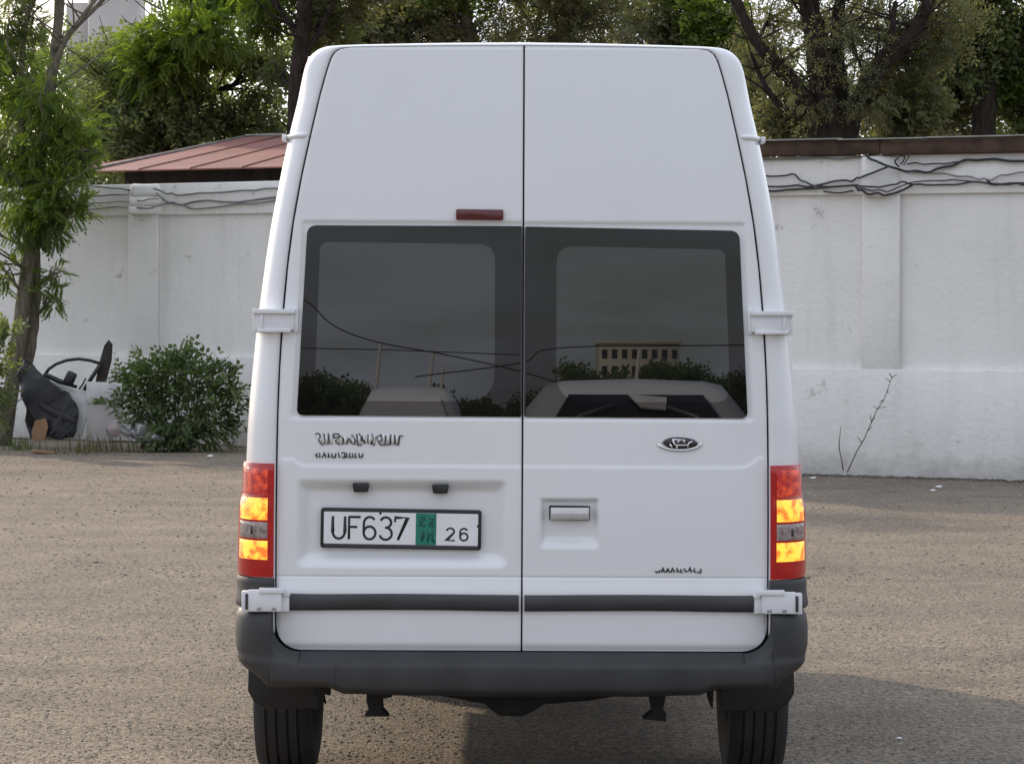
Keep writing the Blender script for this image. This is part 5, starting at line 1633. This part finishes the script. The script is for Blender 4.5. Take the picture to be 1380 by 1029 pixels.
cable([(1220, 221, 0.12), (1226, 211, 0.12), (1231, 203, 0.12)], 0.010, 'short wire rising to the fascia beside the pilaster', 'R')
cable([(1110, 256), (1130, 258), (1150, 255)], 0.014, 'short cut cable end hanging left of the right pilaster', 'R')
cable([(1330, 240), (1340, 245), (1370, 244), (1400, 244)], 0.019, 'thick cable pair at the right edge of the wall', 'R')
cable([(95, 252), (120, 253), (150, 256), (175, 259), (182, 258, 0.16)], 0.013, 'upper cable reaching the left pilaster', 'L')
cable([(95, 266), (120, 267), (140, 266), (165, 265), (182, 263, 0.16)], 0.012, 'middle cable reaching the left pilaster', 'L')
cable([(95, 275), (125, 276), (150, 275), (178, 274, 0.1), (200, 273, 0.17), (222, 270, 0.14)], 0.012, 'lower cable crossing the left pilaster', 'L', 'cable_grey')
cable([(100, 286), (130, 284), (160, 281), (182, 282, 0.14), (210, 283, 0.15), (228, 276), (260, 283), (300, 280), (340, 276), (380, 270)], 0.016, 'lowest cable drooping under the left pilaster cap and on towards the van', 'L', 'cable_grey')
cable([(215, 256, 0.16), (226, 263), (240, 265), (270, 262), (310, 260), (345, 258), (380, 255)], 0.018, 'upper cable from the left pilaster to the van', 'L', 'cable_grey')
cable([(218, 262, 0.14), (228, 275), (245, 278), (280, 272), (320, 274), (350, 270), (380, 266)], 0.020, 'thick grey cable bundle from the left pilaster to the van', 'L', 'cable_grey')

# dry stem growing up the right wall
rd = thing('dry_stem', 'thin dry leafless stem leaning against the right wall', 'plant', tuple(on_wall(ra, rt, rn, RP0, RP1, 1148, 628, 0.10)))
P0_ = [(1146, 634), (1158, 607), (1168, 590), (1178, 567), (1186, 549), (1194, 537), (1199, 525), (1203, 512), (1207, 504)]
main = [on_wall(ra, rt, rn, RP0, RP1, a, b, 0.10) for a, b in P0_]
pts3 = [(main, list(np.linspace(0.0065, 0.003, len(main))))]
for a, b, c, e in ((1178, 567, 1178, 556), (1178, 567, 1185, 560), (1186, 549, 1181, 545), (1186, 549, 1199, 546), (1190, 543, 1196, 538), (1194, 537, 1190, 540), (1199, 525, 1202, 527), (1203, 512, 1198, 508), (1205, 507, 1214, 502), (1205, 507, 1203, 500), (1172, 580, 1181, 573), (1165, 595, 1161, 586)):
    mid = ((a + c) / 2 + 1.2, (b + e) / 2 - 1.0)
    pts3.append(([on_wall(ra, rt, rn, RP0, RP1, a, b, 0.10), on_wall(ra, rt, rn, RP0, RP1, mid[0], mid[1], 0.17), on_wall(ra, rt, rn, RP0, RP1, c, e, 0.15)], [0.004, 0.0035, 0.003]))
tubes('twig', pts3, M['twig'], rd, 5)
rd2 = thing('dry_stem', 'short wispy dry stem left of the leaning stem on the right wall', 'plant', tuple(on_wall(ra, rt, rn, RP0, RP1, 1138, 628, 0.08)))
tubes('twig', [([on_wall(ra, rt, rn, RP0, RP1, a, b, 0.08) for a, b in ((1140, 632), (1137, 615), (1134, 600), (1135, 588), (1136, 572))], [0.007, 0.005, 0.006, 0.004, 0.003])], M['twig'], rd2, 5)

# litter on the ground
lit = [(1141, 630, 0.085, 'white scrap of litter at the foot of the dry stem'), (1241, 640.5, 0.075, 'white litter scrap near the foot of the right wall'),
       (1266, 654, 0.05, 'small white litter bit nearer than the wall foot scrap'), (1259, 659, 0.04, 'tiny white litter bit left of the small one on the right'),
       (1097, 643, 0.05, 'white litter bit right beside the tail light'), (1214, 993, 0.018, 'white pebble in the shadow at the lower right'), (284, 617, 0.05, 'white litter bit in front of the shrub'), (25, 603, 0.05, 'white litter bit at the foot of the left tree')]
for k, (p, q, s, lb) in enumerate(lit):
    d = FPX * CAMH / (q - HY)
    s *= 0.72
    w = W(p, q, d)
    bm = bmesh.new()
    bmesh.ops.create_icosphere(bm, subdivisions=2, radius=1.0)
    rr_ = random.Random(k)
    for v in bm.verts:
        v.co = Vector((v.co.x * s * (1 + rr_.uniform(-0.3, 0.3)), v.co.y * s * 0.8 * (1 + rr_.uniform(-0.3, 0.3)), v.co.z * s * 0.35 * (1 + rr_.uniform(-0.4, 0.4))))
    bm.transform(Matrix.Translation((w.x, w.y, s * 0.25)))
    o = obj('litter_scrap', from_bm('litter_scrap', bm), M['litter'])
    tag(o, lb, 'litter')

# ------------------------------------------------------------------ behind the camera: what the rear windows mirror
def car(loc, label, sx=1.0, sz=1.0, glazed=True):
    root = thing('parked_car', label, 'car', loc)
    x0, y0, _ = loc
    # loft of cross sections from the nose (towards the van, +Y) back
    secs = [(0.0, 0.62, 0.60), (-0.06, 0.70, 0.80), (-0.30, 0.86, 0.86), (-0.8, 0.95, 0.90), (-1.15, 0.98, 0.92), (-1.3, 0.99, 0.93), (-3.9, 0.98, 0.95), (-4.2, 0.90, 0.9), (-4.3, 0.8, 0.8)]
    n = 28
    P = []
    for (dy, zt, hw) in secs:
        row = []
        for k in range(n):
            a = math.pi * k / (n - 1)
            ex = 0.35
            cx_, sz_ = math.cos(a), math.sin(a)
            xx = math.copysign(abs(cx_) ** ex, cx_) * hw * sx
            zz = 0.22 + (zt - 0.22) * (abs(sz_) ** ex) * sz
            row.append((x0 + xx, y0 + dy, zz))
        P.append(row)
    obj('body', fix_normals(grid_mesh('body', np.array(P))), M['paint'], root)
    secs = [(-1.15, 0.99, 0.86, 0.80), (-1.9, 1.46, 0.84, 0.63), (-2.2, 1.53, 0.84, 0.61), (-3.2, 1.52, 0.84, 0.60), (-3.9, 1.2, 0.84, 0.66), (-4.1, 0.99, 0.84, 0.7)]
    P = []
    for dy, zt, hb, ht in secs:
        row = []
        for xx, zz in ((-hb, 0.93), (-(hb + ht) / 2 - 0.03, 0.93 + (zt - 0.93) * 0.6), (-ht, zt - 0.03), (-ht * 0.8, zt), (0, zt + 0.02), (ht * 0.8, zt), (ht, zt - 0.03), ((hb + ht) / 2 + 0.03, 0.93 + (zt - 0.93) * 0.6), (hb, 0.93)):
            row.append((x0 + xx * sx, y0 + dy, zz * sz))
        P.append(row)
    obj('cabin', fix_normals(grid_mesh('cabin', np.array(P))), M['paint'], root)
    # windscreen
    V = [(x0 - 0.64 * sx, y0 - 1.165, 1.03 * sz), (x0 + 0.64 * sx, y0 - 1.165, 1.03 * sz), (x0 + 0.46 * sx, y0 - 1.72, 1.385 * sz), (x0 - 0.46 * sx, y0 - 1.72, 1.385 * sz)]
    V += [(a, b + 0.03, c + 0.03) for a, b, c in V]
    me = fix_normals(mesh('windscreen', V, [(0, 1, 2, 3), (4, 5, 6, 7), (0, 1, 5, 4), (1, 2, 6, 5), (2, 3, 7, 6), (3, 0, 4, 7)]))
    obj('windscreen', me, M['glass'] if glazed else M['paint'], root)
    if glazed:
        def ws(u, v): return Vector((x0 + u * sx * (0.64 - 0.18 * v), y0 - 1.165 + 0.05 - 0.555 * v, (1.03 + 0.355 * v) * sz + 0.05))
        for s in (-1, 1):
            tubes('wiper', [([ws(s * 0.85, 0.05), ws(s * 0.70, 0.45), ws(s * 0.30, 0.72)], 0.016)], M['steel'], root, 6)
        V = [ws(-0.12, 0.93), ws(0.42, 0.86), ws(0.36, 0.58), ws(0.05, 0.62)]
        V += [p + Vector((0, 0.01, 0.012)) for p in V]
        obj('dash_card', fix_normals(mesh('dash_card', V, [(0, 1, 2, 3), (4, 5, 6, 7), (0, 1, 5, 4), (1, 2, 6, 5), (2, 3, 7, 6), (3, 0, 4, 7)])), M['junk_white'], root)
    for s in (-1, 1):
        bevel_box('headlight', (x0 + s * 0.62 * sx, y0 - 0.05, 0.66 * sz), (0.34, 0.20, 0.14), M['clear_lens'], root, 0.04, 2)
        bevel_box('door_mirror', (x0 + s * 0.98 * sx, y0 - 1.5, 1.02 * sz), (0.18, 0.10, 0.17), M['black'], root, 0.03, 2)
        for yy in (-0.8, -3.4):
            lathe('wheel', [(-0.1, 0.2), (-0.1, 0.29), (-0.07, 0.31), (0.07, 0.31), (0.1, 0.29), (0.1, 0.2), (0.06, 0.05), (0.06, 0.001)], (x0 + s * 0.83 * sx, y0 + yy, 0.31), M['rubber'], root, 24)
    bevel_box('grille', (x0, y0 + 0.0, 0.50), (0.9 * sx, 0.06, 0.16), M['black'], root, 0.02, 1)
    return root
car((1.12, -13.6, 0), 'white parked car mirrored in the right rear window', 1.36, 1.12)
car((-1.55, -28.0, 0), 'white parked car mirrored in the left rear window', 0.95, 1.18, False)

def VW(p, q, D):     # where a thing must stand to be mirrored at photo column p, row q, D metres behind the van
    t = math.atan(0.0195)
    el = math.atan((HY - q) / FPX) + 2 * t
    return Vector(((p - CX) / FPX * (CAMD + D) + CAMX, -D, pz(q) + VAN_Z + math.tan(el) * D))
for k, (p, q, D) in enumerate(((513, 462, 40), (584, 474, 42), (598, 495, 41), (862, 470, 36))):
    top = VW(p, q, D)
    o = tubes('pole', [([(top.x - 0.25, top.y, 0), tuple(top)], 0.035)], M['concrete'], None, 6)
    tag(o, ['tall leaning pole mirrored at the left of the left rear window', 'leaning pole mirrored in the middle of the left rear window', 'short pole mirrored right of the leaning one in the left window', 'pole mirrored in the right rear window'][k], 'pole', 'poles mirrored in the rear windows')
def mcable(pts, D, label, r=0.013):
    P3 = [tuple(VW(p, q, D)) for p, q in pts]
    tag(tubes('overhead_cable', [([Vector(x) for x in catmull(P3, 40)], r)], M['cable'], None, 6), label, 'cable')
mcable([(150, 300), (330, 365), (410, 405), (450, 440), (510, 462), (600, 478), (700, 500), (800, 530)], 38, 'sagging overhead cable mirrored in the left rear window')
mcable([(560, 508), (700, 489), (730, 472), (800, 466), (900, 465), (1100, 462)], 39, 'overhead cable mirrored in the right rear window')
mcable([(250, 465), (400, 470), (520, 472), (700, 478)], 44, 'faint lower overhead cable mirrored in the left rear window', 0.012)
def back_trees(p0, p1, q0, D, n, label, seed):
    r2 = np.random.default_rng(seed)
    pp = r2.uniform(p0, p1, n)
    tops = np.array([VW(p, q0 + 9 * math.sin(p * 0.04) + 6 * math.sin(p * 0.11 + 2), D).z for p in pp])
    zz = tops * r2.random(n) ** 0.6
    DD = D + r2.uniform(-3, 3, n)
    pos = np.stack([(pp - CX) / FPX * (CAMD + DD) + CAMX, -DD, np.maximum(zz, 0.2)], -1)
    o = sprays('far_wood', pos, r2.normal(0, 1, pos.shape), r2.uniform(0.6, 1.3, n) * D * 0.005, 'broad', M['leaf_dark'])
    tag(o, label, 'woodland', kind='stuff')
back_trees(200, 500, 526, 75, 7000, 'low tree line mirrored at the left of the left rear window', 51)
back_trees(480, 760, 548, 80, 4000, 'low tree line mirrored in the middle of the rear windows', 52)
back_trees(760, 1200, 506, 90, 9000, 'tree covered rise mirrored in the right rear window', 53)
bl = VW(862, 463, 140)
bld = thing('building', 'cream building mirrored on the rise in the right rear window', 'building', (bl.x, bl.y, 0))
bw = 108 / FPX * 149
bevel_box('wall', (bl.x, bl.y - 3, bl.z / 2), (bw, 6, bl.z), M['cream'], bld, 0.05, 1)
for k in range(8):
    for j in range(2):
        bevel_box('window', (bl.x - bw / 2 + (k + 0.5) * bw / 8, bl.y + 0.02, bl.z - 0.55 - j * 0.95), (bw / 8 * 0.5, 0.06, 0.5), M['glass'], bld, 0, 1)
bevel_box('parapet', (bl.x, bl.y - 3, bl.z + 0.1), (bw + 0.2, 6.2, 0.2), M['cream'], bld, 0.02, 1)
